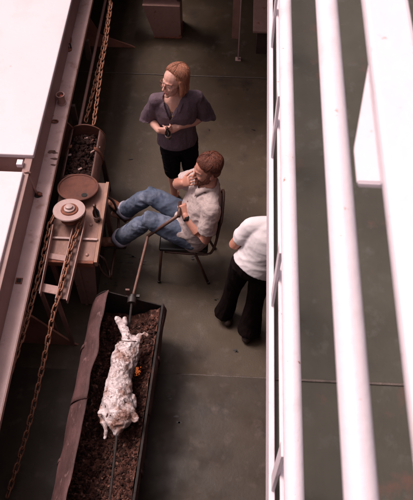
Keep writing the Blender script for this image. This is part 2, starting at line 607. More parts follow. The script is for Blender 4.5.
# coaming along the left: recessed wall, overhanging ledge, upright band, cover above
coam = structure(obj('coaming_wall', (lambda b: (box2(b, (-1.80, DECK_Y0, -0.02), (-1.74, DECK_Y1, 0.86)), b)[1])(bmesh.new()), M['dark_steel']))
bm = bmesh.new()
box2(bm, (-1.80, DECK_Y0, 0.862), (-1.390, DECK_Y1, 0.90), 0.004)
ledge = obj('ledge', bm, M['ledge'], coam)
bm = bmesh.new()
box2(bm, (-1.3895, DECK_Y0, 0.865), (-1.382, DECK_Y1, 0.903), 0.002)
obj('ledge_flange', bm, M['pink_steel'], coam)
bm = bmesh.new()
box2(bm, (-1.56, DECK_Y0, 0.902), (-1.500, DECK_Y1, 1.135), 0.004)
obj('upright_band', bm, M['band'], coam)
# triangular knees that carry the ledge
def knee(y, tip, h):
    bm = bmesh.new()
    prism(bm, [(-1.738, y, 0.004), (tip, y, 0.004), (tip - 0.04, y, 0.03), (-1.45, y, h), (-1.738, y, 0.855)], (0, 0.016, 0))
    obj('knee_bracket', bm, M['knee'], coam)
knee(6.06, -1.09, 0.16)
knee(2.45, -1.17, 0.46)
knee(4.45, -1.5, 0.4)
knee(0.6, -1.3, 0.4)
# grimy weld and rust patches on the ledge
for (x, y, sx, sy) in ((52, 152, 0.05, 0.02), (55, 159, 0.035, 0.012), (56, 122, 0.02, 0.010), (52, 116, 0.014, 0.02), (40, 196, 0.02, 0.012), (54, 165, 0.03, 0.01)):
    c = P(x, y, 0.9)
    bm = bmesh.new()
    rs = random.Random(x * y)
    ring = [bm.verts.new((c.x + sx * math.cos(a * 0.3927) * rs.uniform(0.5, 1.2), c.y + sy * math.sin(a * 0.3927) * rs.uniform(0.5, 1.2), 0.9032)) for a in range(16)]
    bm.faces.new(ring)
    obj('grime_patch', bm, M['grime'], coam)

# white covers over the hold, left of the band
cv = thing('hatch_cover', 'long white hatch cover filling the upper left, beyond the narrow gap', 'hatch cover', (-2.6, 3.46, 1.1))
bm = bmesh.new()
box2(bm, (-4.6, 3.46, 1.13), (-1.488, 7.5, 1.17), 0.008)
obj('cover_plate', bm, M['cover'], cv)
bm = bmesh.new()
box2(bm, (-4.6, 3.47, 0.95), (-1.565, 7.49, 1.128))
obj('skirt', bm, M['band'], cv)
cv = thing('hatch_cover', 'nearer white hatch cover at the left edge, below the narrow gap', 'hatch cover', (-2.6, 1, 1.1))
bm = bmesh.new()
box2(bm, (-4.6, -2.0, 1.125), (-1.535, 3.30, 1.165), 0.008)
obj('cover_plate', bm, M['cover'], cv)
bm = bmesh.new()
box2(bm, (-4.6, -1.99, 0.95), (-1.565, 3.29, 1.123))
obj('skirt', bm, M['band'], cv)
bm = bmesh.new()
box2(bm, (-1.60, 3.36, 1.138), (-1.555, 3.41, 1.175), 0.003)
obj('wedge_block', bm, M['white'], cv)
bm = bmesh.new()
box2(bm, (-4.6, DECK_Y0, 0.80), (-1.80, DECK_Y1, 0.86))
structure(obj('hatch_coaming_top', bm, M['dark_steel']))

# right: raised side deck with a low white pipe rail on its edge
bm = bmesh.new()
box2(bm, (0.2165, DECK_Y0, 2.47), (2.3, DECK_Y1, 2.55))
sdk = structure(obj('side_deck', bm, M['side_deck']))
bm = bmesh.new()
loft(bm, [V((0.22 + 0.05 * k, 2.235 * 0.51 + 0.0 * k, 2.553)) for k in range(41)], [(0.006, 0.003)] * 41, V((0, 1, 0)), 8, False)
obj('weld_seam', bm, M['weld'], sdk, True)
bm = bmesh.new()
box2(bm, (2.2, DECK_Y0, -0.02), (2.28, DECK_Y1, 2.468))
structure(obj('side_wall', bm, M['band']))

rail = thing('pipe_rail', 'low white pipe rail with short posts on the edge of the raised side deck', 'railing', (0.236, 1.5, 2.5))
bm = bmesh.new()
box2(bm, (0.192, DECK_Y0, 2.44), (0.2145, DECK_Y1, 2.60), 0.004)
obj('edge_bar', bm, M['white'], rail)
bm = bmesh.new()
tube(bm, [V((0.237, DECK_Y0, 3.03)), V((0.237, 2.0, 3.031)), V((0.236, DECK_Y1, 3.03))], 0.031, 20)
obj('top_pipe', bm, M['white'], rail, True)
bm = bmesh.new()
box2(bm, (0.214, DECK_Y0, 2.79), (0.239, DECK_Y1, 2.815), 0.004)
obj('mid_bar', bm, M['white'], rail)
for y in (-0.1, 0.71, 1.475, 2.30, 3.1, 3.95):
    bm = bmesh.new()
    box2(bm, (0.2005, y - 0.028, 2.598), (0.2135, y + 0.028, 3.01), 0.003)
    obj('post', bm, M['white'], rail)

# the photographer's own rail: heavy lower pipe, broad cap rail and a gusset between them
near = thing('cap_rail', 'broad white cap rail and thick pipe close by on the far right', 'railing', (0.22, 0.9, 3.9))
bm = bmesh.new()
tube(bm, [V((0.212, -1.5, 4.15)), V((0.212, 1.0, 4.15)), V((0.213, 4.6, 4.15))], 0.0255, 24)
obj('lower_pipe', bm, M['white'], near, True)
bm = bmesh.new()
box2(bm, (0.226, -1.5, 4.385), (0.305, 4.6, 4.415), 0.008)
obj('cap', bm, M['white'], near)
bm = bmesh.new()
prism(bm, [(0.229, 0.935, 4.384), (0.199, 0.770, 4.350), (0.199, 0.700, 4.350), (0.229, 0.672, 4.384)], (0.004, 0, -0.014))
bmesh.ops.bevel(bm, geom=bm.edges[:], offset=0.0025, segments=2, affect='EDGES')
obj('lug_plate', bm, M['white'], near)
for y in (-0.6, 4.4):
    bm = bmesh.new()
    tube(bm, [V((0.29, y, 2.56)), V((0.29, y, 4.38))], 0.025, 16)
    obj('post', bm, M['white'], near, True)

# unseen decks over both ends of the well, sized to shade it
bm = bmesh.new()
box2(bm, (-1.45, 5.40, 2.25), (0.18, 7.7, 2.33))
structure(obj('forward_deck', bm, M['dark_steel']))
bm = bmesh.new()
box2(bm, (-1.74, 7.6, -0.02), (2.3, 7.68, 2.24))
structure(obj('forward_bulkhead', bm, M['dark_steel']))
bm = bmesh.new()
box2(bm, (-4.6, -2.3, 2.96), (0.18, 0.50, 3.04))  # slab added out of view below the camera to darken the aft deck
structure(obj('upper_shade_deck', bm, M['side_deck']))
bm = bmesh.new()
box2(bm, (-4.6, -2.28, -0.02), (2.3, -2.2, 2.95))
structure(obj('aft_bulkhead', bm, M['band']))
bm = bmesh.new()
n = 48
ring = [bm.verts.new((160 * math.cos(2 * math.pi * k / n), 160 * math.sin(2 * math.pi * k / n), -3.2)) for k in range(n)]
bm.faces.new(ring)
structure(obj('sea', bm, mat('sea_water', (0.02, 0.05, 0.06), 0.12, bump=0.3, bscale=2)))
bm = bmesh.new()
box2(bm, (-5.6, -2.4, -3.4), (3.0, 7.9, -0.03))
structure(obj('hull', bm, M['band']))

# ------------------------------------------------------------------ fittings on the ledge
def fitting(name, label, cat, px, py, z=0.9):
    c = P(px, py, z)
    return thing(name, label, cat, c), c

f, c = fitting('pad_eye', 'small rusty pad eye with a bent hasp at the top of the pink ledge', 'pad eye', 69, 50)
bm = bmesh.new(); lathe(bm, c, [(0.026, 0), (0.026, 0.012), (0.012, 0.016), (0.012, 0.02)], 16); obj('base', bm, M['rust'], f, 'auto')
bm = bmesh.new(); tube(bm, [c + V((0, 0, 0.01)), c + V((-0.012, 0.015, 0.05)), c + V((0.012, 0.03, 0.05)), c + V((0.02, 0.01, 0.01))], 0.007, 8); obj('eye', bm, M['soot'], f, True)
bm = bmesh.new()
pp = [c + V((-0.015 - 0.02 * math.cos(a), 0.10 + 0.055 * math.sin(a), 0.02)) for a in [k * math.pi / 8 for k in range(17)]]
tube(bm, pp, 0.0065, 8); obj('hasp', bm, M['rust'], f, True)

f, c = fitting('pipe_stub', 'open rusty pipe stub with red inner rim standing on the pink ledge', 'pipe', 62, 103)
bm = bmesh.new(); lathe(bm, c, [(0.036, 0), (0.04, 0.008), (0.033, 0.012), (0.033, 0.085), (0.037, 0.088), (0.037, 0.1), (0.029, 0.1), (0.028, 0.02), (0.0, 0.02)], 24); obj('pipe', bm, M['pink_steel'], f, 'auto')
bm = bmesh.new(); ell(bm, c + V((0.006, 0.004, 0.075)), (0.02, 0.02, 0.012)); obj('plug', bm, M['red_cap'], f, True)
bm = bmesh.new(); lathe(bm, c, [(0.0275, 0.03), (0.0275, 0.062)], 20); obj('bore', bm, M['hole'], f, True)

f, c = fitting('lashing_ring', 'rusty oval lashing ring lying on the ledge below the pipe stub', 'ring', 55, 122)
bm = bmesh.new()
tube(bm, [c + V((0.026 * math.cos(a), 0.014 * math.sin(a), 0.01)) for a in [k * math.pi / 8 for k in range(17)]], 0.006, 8); obj('ring', bm, M['rust'], f, True)
bm = bmesh.new(); box(bm, c + V((0, 0.02, 0.008)), (0.03, 0.012, 0.014), None, 0.003); obj('saddle', bm, M['ledge'], f)

f, c = fitting('turnbuckle', 'bolted rod with an eye hooked into a hole of the ledge beside the cover', 'turnbuckle', 38, 195)
bm = bmesh.new(); lathe(bm, c + V((0, 0, 0.001)), [(0.03, 0), (0.03, 0.004)], 20); obj('hole', bm, M['hole'], f)
bm = bmesh.new(); tube(bm, [c + V((0, 0, 0.0)), c + V((-0.02, 0.01, 0.08)), c + V((-0.035, 0.02, 0.20))], 0.010, 10); obj('rod', bm, M['pink_steel'], f, True)
bm = bmesh.new()
cc = c + V((-0.038, 0.022, 0.225))
tube(bm, [cc + V((0.022 * math.cos(a), 0.004, 0.022 * math.sin(a))) for a in [k * math.pi / 8 for k in range(17)]], 0.008, 8); obj('eye', bm, M['pink_steel'], f, True)
bm = bmesh.new(); box(bm, c + V((0.02, -0.004, 0.016)), (0.03, 0.026, 0.02), None, 0.004); obj('nut', bm, M['rust'], f)

f, c = fitting('drain_socket', 'small dark square socket in the ledge at the left edge', 'socket', 19, 281)
bm = bmesh.new(); box(bm, c + V((0, 0, 0.002)), (0.05, 0.05, 0.006), None, 0.001); obj('plate', bm, M['rust'], f)
bm = bmesh.new(); box(bm, c + V((0, 0, 0.006)), (0.03, 0.03, 0.004)); obj('opening', bm, M['hole'], f)

# ------------------------------------------------------------------ pipe along the coaming
pl = thing('steam_pipe', 'thin pinkish pipe running beside the ledge behind the chains', 'pipe', (-1.36, 5, 0.6))
bm = bmesh.new()
tube(bm, [V((-1.345, 7.4, 0.6)), V((-1.35, 5.5, 0.6)), V((-1.352, 4.5, 0.6)), V((-1.352, 3.7, 0.6))], 0.015, 12)
obj('pipe', bm, M['pink_steel'], pl, True)
for y in (6.6, 5.2, 4.35):
    bm = bmesh.new(); box2(bm, (-1.42, y, 0.57), (-1.37, y + 0.03, 0.80)); obj('hanger', bm, M['dark_steel'], pl)

# ------------------------------------------------------------------ chains
def link_template():
    bm = bmesh.new()
    L, W, r = 0.0215, 0.0165, 0.0062
    pts = []
    for k in range(7):
        a = -math.pi / 2 + math.pi * k / 6
        pts.append(V((W * math.sin(a + math.pi / 2) if False else W * math.cos(a + math.pi / 2) * -1, L + W * math.sin(a + math.pi / 2), 0)))
    pts = [V((W * math.cos(a), L + W * math.sin(a), 0)) for a in [math.pi * k / 6 for k in range(7)]]
    pts += [V((W * math.cos(a), -L + W * math.sin(a), 0)) for a in [math.pi + math.pi * k / 6 for k in range(7)]]
    n = 7
    rings = []
    N = len(pts)
    for i in range(N):
        t = (pts[(i + 1) % N] - pts[i - 1]).normalized()
        s = V((0, 0, 1)); q = t.cross(s)
        rings.append([bm.verts.new(pts[i] + s * r * math.cos(2 * math.pi * k / n) + q * r * math.sin(2 * math.pi * k / n)) for k in range(n)])
    for i in range(N):
        A, B = rings[i], rings[(i + 1) % N]
        for k in range(n):
            bm.faces.new((A[k], A[(k + 1) % n], B[(k + 1) % n], B[k]))
    bmesh.ops.recalc_face_normals(bm, faces=bm.faces)
    me = bpy.data.meshes.new('chain_link')
    bm.to_mesh(me); bm.free()
    me.materials.append(M['chain'])
    for p in me.polygons:
        p.use_smooth = True
    return me


LINK = link_template()
PITCH = 0.0625


def chain(name, label, path, group=None, seed=0):
    pts = smooth_path(path, 24)
    t = thing(name, label, 'chain', pts[0], group)
    rs = random.Random(seed)
    acc, i, nxt = 0.0, 0, 0.0
    k = 0
    base = V(pts[0])
    while i < len(pts) - 1:
        seg = (pts[i + 1] - pts[i]).length
        if acc + seg >= nxt:
            u = (nxt - acc) / seg
            p = pts[i].lerp(pts[i + 1], u)
            d = (pts[i + 1] - pts[i]).normalized()
            up = V((0, 0, 1)) if abs(d.z) < 0.9 else V((1, 0, 0))
            x = d.cross(up).normalized()
            z = x.cross(d)
            m = Matrix((x, d, z)).transposed().to_4x4()
            ang = (R(38) if k % 2 else R(-52)) + rs.uniform(-0.16, 0.16)
            o = bpy.data.objects.new('link', LINK)
            COL.objects.link(o)
            o.parent = t
            o.matrix_local = Matrix.Translation(p - base) @ m @ Matrix.Rotation(ang, 4, 'Y') @ Matrix.Rotation(rs.uniform(-0.06, 0.06), 4, 'Z')
            k += 1
            nxt += PITCH * 0.93
            continue
        acc += seg
        i += 1
    return t


chain('chain', 'rusty chain from the left of the sheave, nearest the pink ledge', [P(56, 214, 0.84), P(50, 224, 0.82), P(42, 262, 0.80), P(35, 289, 0.79), P(27, 320, 0.78), P(19, 346, 0.77), P(2, 395, 0.75)], 'rusty chains along the coaming', 1)
chain('chain', 'rusty chain from the right of the sheave, sagging past the guide to the lower left', [P(83, 214, 0.84), P(79, 226, 0.82), P(70, 252, 0.81), P(60, 292, 0.80), P(54, 311, 0.74), P(48, 340, 0.62), P(34, 404, 0.40), P(20, 456, 0.22), P(6, 500, 0.1)], 'rusty chains along the coaming', 2)
chain('chain', 'brighter rusty chain hanging down to the charcoal drum, right of its twin', [P(111, 4, 0.75), P(109, 19, 0.75), P(106, 42, 0.74), P(102, 64, 0.73), P(98, 93, 0.72), P(94, 122, 0.72)], 'rusty chains along the coaming', 3)
chain('chain', 'darker rusty chain between the thin pipe and its brighter twin', [P(110, 2, 0.62), P(107, 24, 0.62), P(103, 48, 0.61), P(98, 70, 0.6), P(93, 92, 0.6), P(86, 120, 0.6)], 'rusty chains along the coaming', 4)

# ------------------------------------------------------------------ workbench
wb = thing('workbench', 'brown board workbench under the chain sheave, with the bottle on it', 'workbench', (-1.16, 3.17, 0))
bm = bmesh.new()
box2(bm, (-1.36, 2.80, 0.71), (-0.992, 3.555, 0.75), 0.004)
obj('top', bm, M['wood'], wb)
bm = bmesh.new()
prism(bm, [(-0.990, 2.785, 0.70), (-0.966, 2.785, 0.70), (-0.966, 2.785, 0.757), (-0.990, 2.785, 0.757)], (-0.006, 0.775, 0))
obj('edge_strip', bm, M['board_edge'], wb)
bm = bmesh.new()
box2(bm, (-1.36, 2.772, 0.70), (-0.992, 2.797, 0.756), 0.003)
obj('edge_strip', bm, M['rust'], wb)
bm = bmesh.new()
prism(bm, [(-1.20, 2.83, 0.70), (-1.00, 2.83, 0.70), (-1.065, 2.83, 0.02), (-1.20, 2.83, 0.02)], (0, 0.02, 0))
obj('front_panel', bm, M['pink_steel'], wb)
bm = bmesh.new()
bar(bm, (-1.135, 2.822, 0.70), (-1.15, 2.822, 0.02), 0.02, 0.012, V((0, 1, 0)))
obj('stiffener', bm, M['pink_steel'], wb)
bm = bmesh.new()
prism(bm, [(-1.035, 2.86, 0.70), (-1.035, 3.52, 0.70), (-1.075, 3.52, 0.02), (-1.075, 2.86, 0.02)], (-0.02, 0, 0))
obj('side_panel', bm, M['black_metal'], wb)
for (x, y) in ((-1.34, 2.86), (-1.34, 3.5), (-1.03, 3.53)):
    bm = bmesh.new(); box2(bm, (x - 0.02, y - 0.02, 0), (x + 0.02, y + 0.015, 0.705)); obj('leg', bm, M['bench_paint'], wb)
# foot rail bracket beside it
bm = bmesh.new()
tube(bm, smooth_path([(-1.0, 2.95, 0.60), (-0.95, 2.93, 0.56), (-0.93, 2.93, 0.30), (-0.94, 3.02, 0.25), (-0.94, 3.50, 0.25), (-0.95, 3.53, 0.5), (-1.0, 3.53, 0.6)], 5), 0.011, 8)
obj('foot_rail', bm, M['brown_metal'], wb, True)
bm = bmesh.new()
tube(bm, smooth_path([(-0.93, 2.93, 0.42), (-0.92, 2.86, 0.42), (-0.95, 2.82, 0.55), (-0.97, 2.83, 0.66)], 5), 0.008, 8)
obj('hook', bm, M['brown_metal'], wb, True)
for px, py in ((87, 255), (78, 251), (91, 225)):
    c = P(px, py, 0.75)
    bm = bmesh.new(); lathe(bm, c, [(0.014, 0), (0.014, 0.006), (0.008, 0.012), (0.0, 0.013)], 8); obj('bolt', bm, M['pink_steel'], wb, 'auto')
bm = bmesh.new()
bar(bm, (-1.35, 2.985, 0.768), (-0.985, 2.985, 0.766), 0.018, 0.012, bevel=0.003)
obj('cross_rod', bm, M['pale_steel'], wb)

# ------------------------------------------------------------------ chain sheave with its guide frame
c = P(69, 210, 0.90)
TN = V((0.02, math.sin(R(10)), math.cos(R(10)))).normalized()
sh = thing('chain_sheave', 'round pale sheave wheel with stepped rusty hub above the workbench', 'pulley', (c.x, c.y, 0.75))
bm = bmesh.new()
lathe(bm, (c.x, c.y, 0.885), [(0.10, 0), (0.122, 0.003), (0.125, 0.010), (0.122, 0.018), (0.085, 0.02), (0.06, 0.016), (0, 0.016)], 40, TN)
obj('disc', bm, M['pale_steel'], sh, 'auto')
bm = bmesh.new()
lathe(bm, (c.x + 0.004, c.y, 0.90), [(0.068, 0), (0.064, 0.012), (0.05, 0.014), (0.048, 0.006), (0, 0.006)], 28, TN)
obj('hub_flange', bm, M['rust'], sh, 'auto')
bm = bmesh.new()
lathe(bm, (c.x + 0.004, c.y, 0.904), [(0.045, 0), (0.043, 0.02), (0.034, 0.024), (0.03, 0.024), (0.028, 0.04), (0.012, 0.046), (0.0, 0.046)], 24, TN)
obj('hub', bm, M['pale_steel'], sh, 'auto')
bm = bmesh.new()
lathe(bm, (c.x, c.y, 0.80), [(0.085, 0), (0.085, 0.02), (0.06, 0.03), (0.06, 0.05), (0.085, 0.065), (0.085, 0.075)], 16, TN)
obj('chain_wheel', bm, M['rust'], sh, 'auto')
bm = bmesh.new(); lathe(bm, (c.x, c.y, 0.751), [(0.03, 0), (0.03, 0.05)], 12); obj('spindle', bm, M['dark_steel'], sh)
sheave_c = c

gf = thing('chain_guide', 'pinkish steel guide frame of parallel bars leading the chains down from the sheave', 'guide frame', P(58, 260, 0.75))
for a, b in (((53.5, 226), (40, 295)), ((73, 230), (56, 300)), ((85.5, 222), (67, 302)), ((45, 222), (31, 292))):
    if a[0] == 45:
        continue
    p0, p1 = P(*a, 0.80), P(*b, 0.78)
    bm = bmesh.new()
    bar(bm, p0, p1, 0.008, 0.05, bevel=0.002)
    obj('guide_bar', bm, M['pink_steel'], gf)
p0, p1 = P(62.5, 286, 0.765), P(74, 240, 0.765)
bm = bmesh.new(); bar(bm, P(61.5, 299, 0.762), P(79, 228, 0.772), 0.085, 0.006); obj('guide_floor', bm, M['drum_brown'], gf)
for a, b, zz, wd in (((49, 256), (68, 259), 0.758, 0.05), ((39, 287), (59, 291), 0.755, 0.07)):
    bm = bmesh.new(); bar(bm, P(*a, zz), P(*b, zz), wd, 0.014, bevel=0.003); obj('cross_bar', bm, M['pink_steel'], gf)
for a in ((41, 292), (57, 300)):
    p = P(*a, 0.74)
    bm = bmesh.new(); box2(bm, (p.x - 0.015, p.y - 0.01, 0.0), (p.x + 0.015, p.y + 0.01, 0.745)); obj('leg', bm, M['bench_paint'], gf)

# bottle on the bench
def bottle(base, label, h=0.17, r=0.026, axis=V((0, 0, 1)), group=None, mname='glass'):
    t = thing('bottle', label, 'bottle', base, group)
    s = h / 0.2
    bm = bmesh.new()
    lathe(bm, base, [(r * 0.9, 0), (r, 0.004), (r, 0.10 * s), (r * 0.85, 0.12 * s), (r * 0.45, 0.145 * s), (r * 0.38, 0.18 * s), (r * 0.46, 0.182 * s), (r * 0.46, 0.19 * s), (0, 0.19 * s)], 20, axis)
    obj('glass', bm, M[mname], t, 'auto')
    bm = bmesh.new()
    lathe(bm, V(base) + axis * 0.035 * s, [(r + 0.0008, 0), (r + 0.0008, 0.03 * s)], 20, axis)
    obj('label', bm, M['label'], t, True)
    bm = bmesh.new()
    lathe(bm, V(base) + axis * 0.189 * s, [(r * 0.52, -0.004), (r * 0.52, 0.006 * s + 0.002), (0, 0.008)], 12, axis)
    obj('cap', bm, M['brown_metal'], t, True)
    return t


bottle(P(97.5, 220, 0.751), 'small dark glass bottle standing on the brown workbench', 0.20, 0.027)

# ------------------------------------------------------------------ charcoal drum
dr = thing('charcoal_drum', 'rusty drum lying on its side, cut open on top and filled with charcoal', 'drum', (-1.27, 4.0, 0))
RD = 0.162
YN, YF = 3.60, 4.17
XC, ZC = -1.258, 0.60


def arc_shell(bm, xc, zc, r, th, a0, a1, y0, y1, n=28, yseg=6, dent=0.0, slant=None, seed=0):
    """part of a drum wall, opening left between angle a1 and a0 (degrees from +X)"""
    rows = []
    for j in range(yseg + 1):
        y = y0 + (y1 - y0) * j / yseg
        row = []
        for i in range(n + 1):
            a = R(a0 + (a1 - a0) * i / n)
            d = dent * noise.noise(V((i * 0.28 + seed, y * 5, seed)))
            o = V((xc + (r + d) * math.cos(a), y, zc + (r + d) * math.sin(a)))
            q = V((xc + (r - th + d) * math.cos(a), y, zc + (r - th + d) * math.sin(a)))
            row.append((bm.verts.new(o), bm.verts.new(q)))
        rows.append(row)
    for j in range(yseg):
        for i in range(n):
            A, B, C, D = rows[j][i], rows[j][i + 1], rows[j + 1][i + 1], rows[j + 1][i]
            bm.faces.new((A[0], B[0], C[0], D[0]))
            bm.faces.new((A[1], D[1], C[1], B[1]))
        for i in (0, n):
            A, D = rows[j][i], rows[j + 1][i]
            bm.faces.new((A[0], D[0], D[1], A[1]))
    for j in (0, yseg):
        for i in range(n):
            A, B = rows[j][i], rows[j][i + 1]
            bm.faces.new((A[0], A[1], B[1], B[0]))
    bmesh.ops.recalc_face_normals(bm, faces=bm.faces)


bm = bmesh.new()
arc_shell(bm, XC, ZC, RD, 0.006, 132, 402, YN, YF, 40, 10, 0.006)
obj('shell', bm, M['drum_brown'], dr, True)
bm = bmesh.new()
lathe(bm, (XC, YN + 0.012, ZC), [(0.0, -0.004), (RD - 0.02, -0.004), (RD - 0.016, 0.008), (RD + 0.004, 0.010), (RD + 0.004, -0.004), (RD + 0.004, -0.006)][::-1], 40, V((0, 1, 0)))
bmesh.ops.recalc_face_normals(bm, faces=bm.faces)
obj('near_end', bm, M['rust_red'], dr, 'auto')
c = P(86.5, 194, 0.52)
bm = bmesh.new(); lathe(bm, (XC + 0.06, YN - 0.002, ZC - 0.09), [(0.0, 0), (0.021, 0), (0.021, 0.014), (0, 0.014)], 18, V((0, 1, 0))); obj('bung_hole', bm, M['hole'], dr)
bm = bmesh.new()
lathe(bm, (XC, YF, ZC), [(0, 0), (RD + 0.003, 0), (RD + 0.003, 0.012), (0, 0.012)], 40, V((0, 1, 0)))
obj('far_end', bm, M['rust_red'], dr, 'auto')
bm = bmesh.new()
arc_shell(bm, XC, ZC, RD + 0.006, 0.009, 120, 410, YF - 0.24, YF - 0.21, 36, 1)
obj('hoop', bm, M['rust'], dr, True)
for y in (YN + 0.1, YF - 0.1):
    bm = bmesh.new(); box2(bm, (XC - 0.15, y - 0.02, 0.38), (XC + 0.15, y + 0.02, 0.445)); obj('cradle', bm, M['dark_steel'], dr)
    for sx in (-0.13, 0.13):
        bm = bmesh.new(); box2(bm, (XC + sx - 0.02, y - 0.018, 0), (XC + sx + 0.02, y + 0.018, 0.379)); obj('leg', bm, M['dark_steel'], dr)


_t = bmesh.new()
bmesh.ops.create_icosphere(_t, subdivisions=1, radius=1)
ICO_V = [v.co.copy() for v in _t.verts]
ICO_F = [[v.index for v in f.verts] for f in _t.faces]
_t.free()


def lumps(name, m, count, xf, sz, seed, parent=None):
    rs = random.Random(seed)
    vs, fs = [], []
    for _ in range(count):
        p = xf(rs)
        s = rs.uniform(*sz)
        sc_ = (s * rs.uniform(0.6, 1.3), s * rs.uniform(0.6, 1.3), s * rs.uniform(0.5, 0.9))
        rot = Matrix.Rotation(rs.uniform(0, 6.28), 3, V((rs.random(), rs.random(), rs.random() + 0.1)).normalized())
        b0 = len(vs)
        for v in ICO_V:
            k = 1 + rs.uniform(-0.3, 0.3)
            vs.append(p + rot @ V((v.x * sc_[0] * k, v.y * sc_[1] * k, v.z * sc_[2] * k)))
        fs.extend([[i + b0 for i in f] for f in ICO_F])
    me = bpy.data.meshes.new('lumps')
    me.from_pydata(vs, [], fs)
    bm = bmesh.new()
    bm.from_mesh(me)
    bpy.data.meshes.remove(me)
    return bm


def coal_xf(rs):
    x = rs.uniform(-0.14, 0.14)
    y = rs.uniform(YN + 0.03, YF - 0.03)
    z = ZC + 0.02 + 0.045 * (1 - (x / 0.14) ** 2) + 0.02 * noise.noise(V((x * 12, y * 12, 0))) + rs.uniform(-0.02, 0.012)
    return V((XC + x * 0.98, y, z))


ch = obj('charcoal', lumps('c', None, 620, coal_xf, (0.009, 0.024), 3), M['coal'])
ch['kind'] = 'stuff'
tag(ch, 'black charcoal lumps heaped in the open rusty drum', 'charcoal')
# scraps of wood and foil on the charcoal
rs = random.Random(12)
for i, (px, py, a, L, mm) in enumerate(((97, 142, 60, 0.07, 'ash'), (101, 150, 40, 0.10, 'bench_paint'), (99, 172, 80, 0.06, 'bench_paint'), (75, 155, 10, 0.04, 'pale_steel'), (86, 169, 30, 0.035, 'pink_steel'), (92, 138, 0, 0.03, 'pink_steel'))):
    c = P(px - 6, py, 0.675)
    bm = bmesh.new()
    d = V((math.cos(R(a)), math.sin(R(a)), 0.1)) * L / 2
    bar(bm, c - d, c + d, 0.016, 0.01, bevel=0.002)
    for v in bm.verts:
        v.co += V((rs.uniform(-1, 1), rs.uniform(-1, 1), rs.uniform(-1, 1))) * 0.002
    o = obj('wood_scrap', bm, M[mm])
    tag(o, ['short brown chip at the far end of the charcoal', 'longest pale splinter along the right side of the charcoal', 'pale splinter near the right rim at the near end of the charcoal',
            'pale fleck at the left side of the charcoal', 'small pinkish chip in the middle near part of the charcoal', 'tiny pink chip near the far end of the charcoal'][i], 'wood scrap', 'scraps on the charcoal')

tn = V((0.03, math.sin(R(11)), math.cos(R(11)))).normalized()
lc = P(78, 187.5, 0.80)
ld = thing('drum_lid', 'round red rusty drum lid propped on the bench between the charcoal and the sheave', 'drum lid', (lc.x, lc.y, 0.76))
bm = bmesh.new()
lathe(bm, lc, [(0.158, -0.006), (0.164, -0.004), (0.165, 0.006), (0.160, 0.010), (0.150, 0.009), (0.146, 0.002), (0.06, 0.003), (0, 0.003)], 44, tn)
obj('disc', bm, M['rust_red'], ld, 'auto')
bm = bmesh.new()
lathe(bm, lc + V((0.066, -0.088, 0.018)), [(0.023, 0.0), (0.023, 0.003), (0, 0.003)], 20, tn)
obj('bung_hole', bm, M['hole'], ld)
bm = bmesh.new()
box2(bm, (lc.x - 0.1, lc.y - 0.02, 0.7515), (lc.x + 0.1, lc.y + 0.02, 0.775), 0.003)
obj('support', bm, M['dark_steel'], ld)

# ------------------------------------------------------------------ roaster
ROT = Matrix.Rotation(R(-2.6), 4, 'Z')
RC = V((-0.70, 1.55, 0))          # pivot on the drum axis


def rt(bm):
    bmesh.ops.transform(bm, matrix=Matrix.Translation(RC) @ ROT @ Matrix.Translation(-RC), verts=bm.verts)
    return bm


rs_t = thing('roaster', 'long open roaster of sooty split drums with a pig over cinders', 'roaster', (-0.70, 1.6, 0))
XR, ZR, RR = -0.778, 0.42, 0.280
A0, A1 = 118, 376
for (y0, y1, dr_, seed, sl) in ((0.93, 1.745, 0.0, 5, 0), (1.735, 2.60, 0.007, 9, 0)):
    bm = bmesh.new()
    arc_shell(bm, XR, ZR, RR + dr_, 0.006, A0, A1, y0, y1, 44, 24, 0.013, seed=seed)
    # the free rim on the left droops unevenly
    for v in bm.verts:
        a = math.atan2(v.co.z - ZR, v.co.x - XR)
        if 1.6 < a < 2.9:
            k = (2.9 - a) / 1.3
            v.co.x += 0.022 * k * noise.noise(V((v.co.y * 5, seed, 0)))
            v.co.z += 0.018 * k * noise.noise(V((v.co.y * 4, seed + 3, 0)))
            if v.co.y > 2.42:
                e = (v.co.y - 2.42) / 0.18
                v.co.z += -0.05 * e * e * (1 - k)
    obj('drum_shell', rt(bm), M['drum_mauve'], rs_t, True)
    for yy in ((y0 + y1) / 2,):
        bm = bmesh.new(); arc_shell(bm, XR, ZR, RR + 0.012 + dr_, 0.01, 150, 372, yy - 0.012, yy + 0.012, 36, 1); obj('hoop', rt(bm), M['drum_mauve'], rs_t, True)
# soot lining
bm = bmesh.new()
arc_shell(bm, XR, ZR, RR - 0.016, 0.004, 140, 374, 0.94, 2.59, 40, 16, 0.005)
obj('soot_lining', rt(bm), M['soot'], rs_t, True)
for y in (2.592, 0.925):
    bm = bmesh.new()
    pts = [(XR + (RR - 0.004) * math.cos(R(a)), y, ZR + (RR - 0.004) * math.sin(R(a))) for a in range(A0 + 8, A1 + 1, 8)]
    prism(bm, pts, (0, 0.008, 0))
    obj('end_plate', rt(bm), M['soot'], rs_t)
for y in (1.15, 2.35):
    for sx in (-0.2, 0.2):
        bm = bmesh.new(); bar(bm, (XR + sx * 0.7, y, 0.2), (XR + sx * 1.15, y, 0.0), 0.035, 0.035); obj('leg', rt(bm), M['soot'], rs_t)
# rim angle on the right
bm = bmesh.new()
bar(bm, (XR + RR * 0.955, 0.93, ZR + 0.095), (XR + RR * 0.955, 2.60, ZR + 0.095), 0.018, 0.012, bevel=0.003)
obj('rim_bar', rt(bm), M['soot'], rs_t)


def bed_h(x, y):
    k = x / 0.24
    return 0.335 + 0.13 * max(0, k) ** 1.5 + 0.03 * abs(k) + 0.03 * noise.noise(V((x * 9, y * 9, 1))) + 0.02 * noise.noise(V((x * 25, y * 25, 4)))


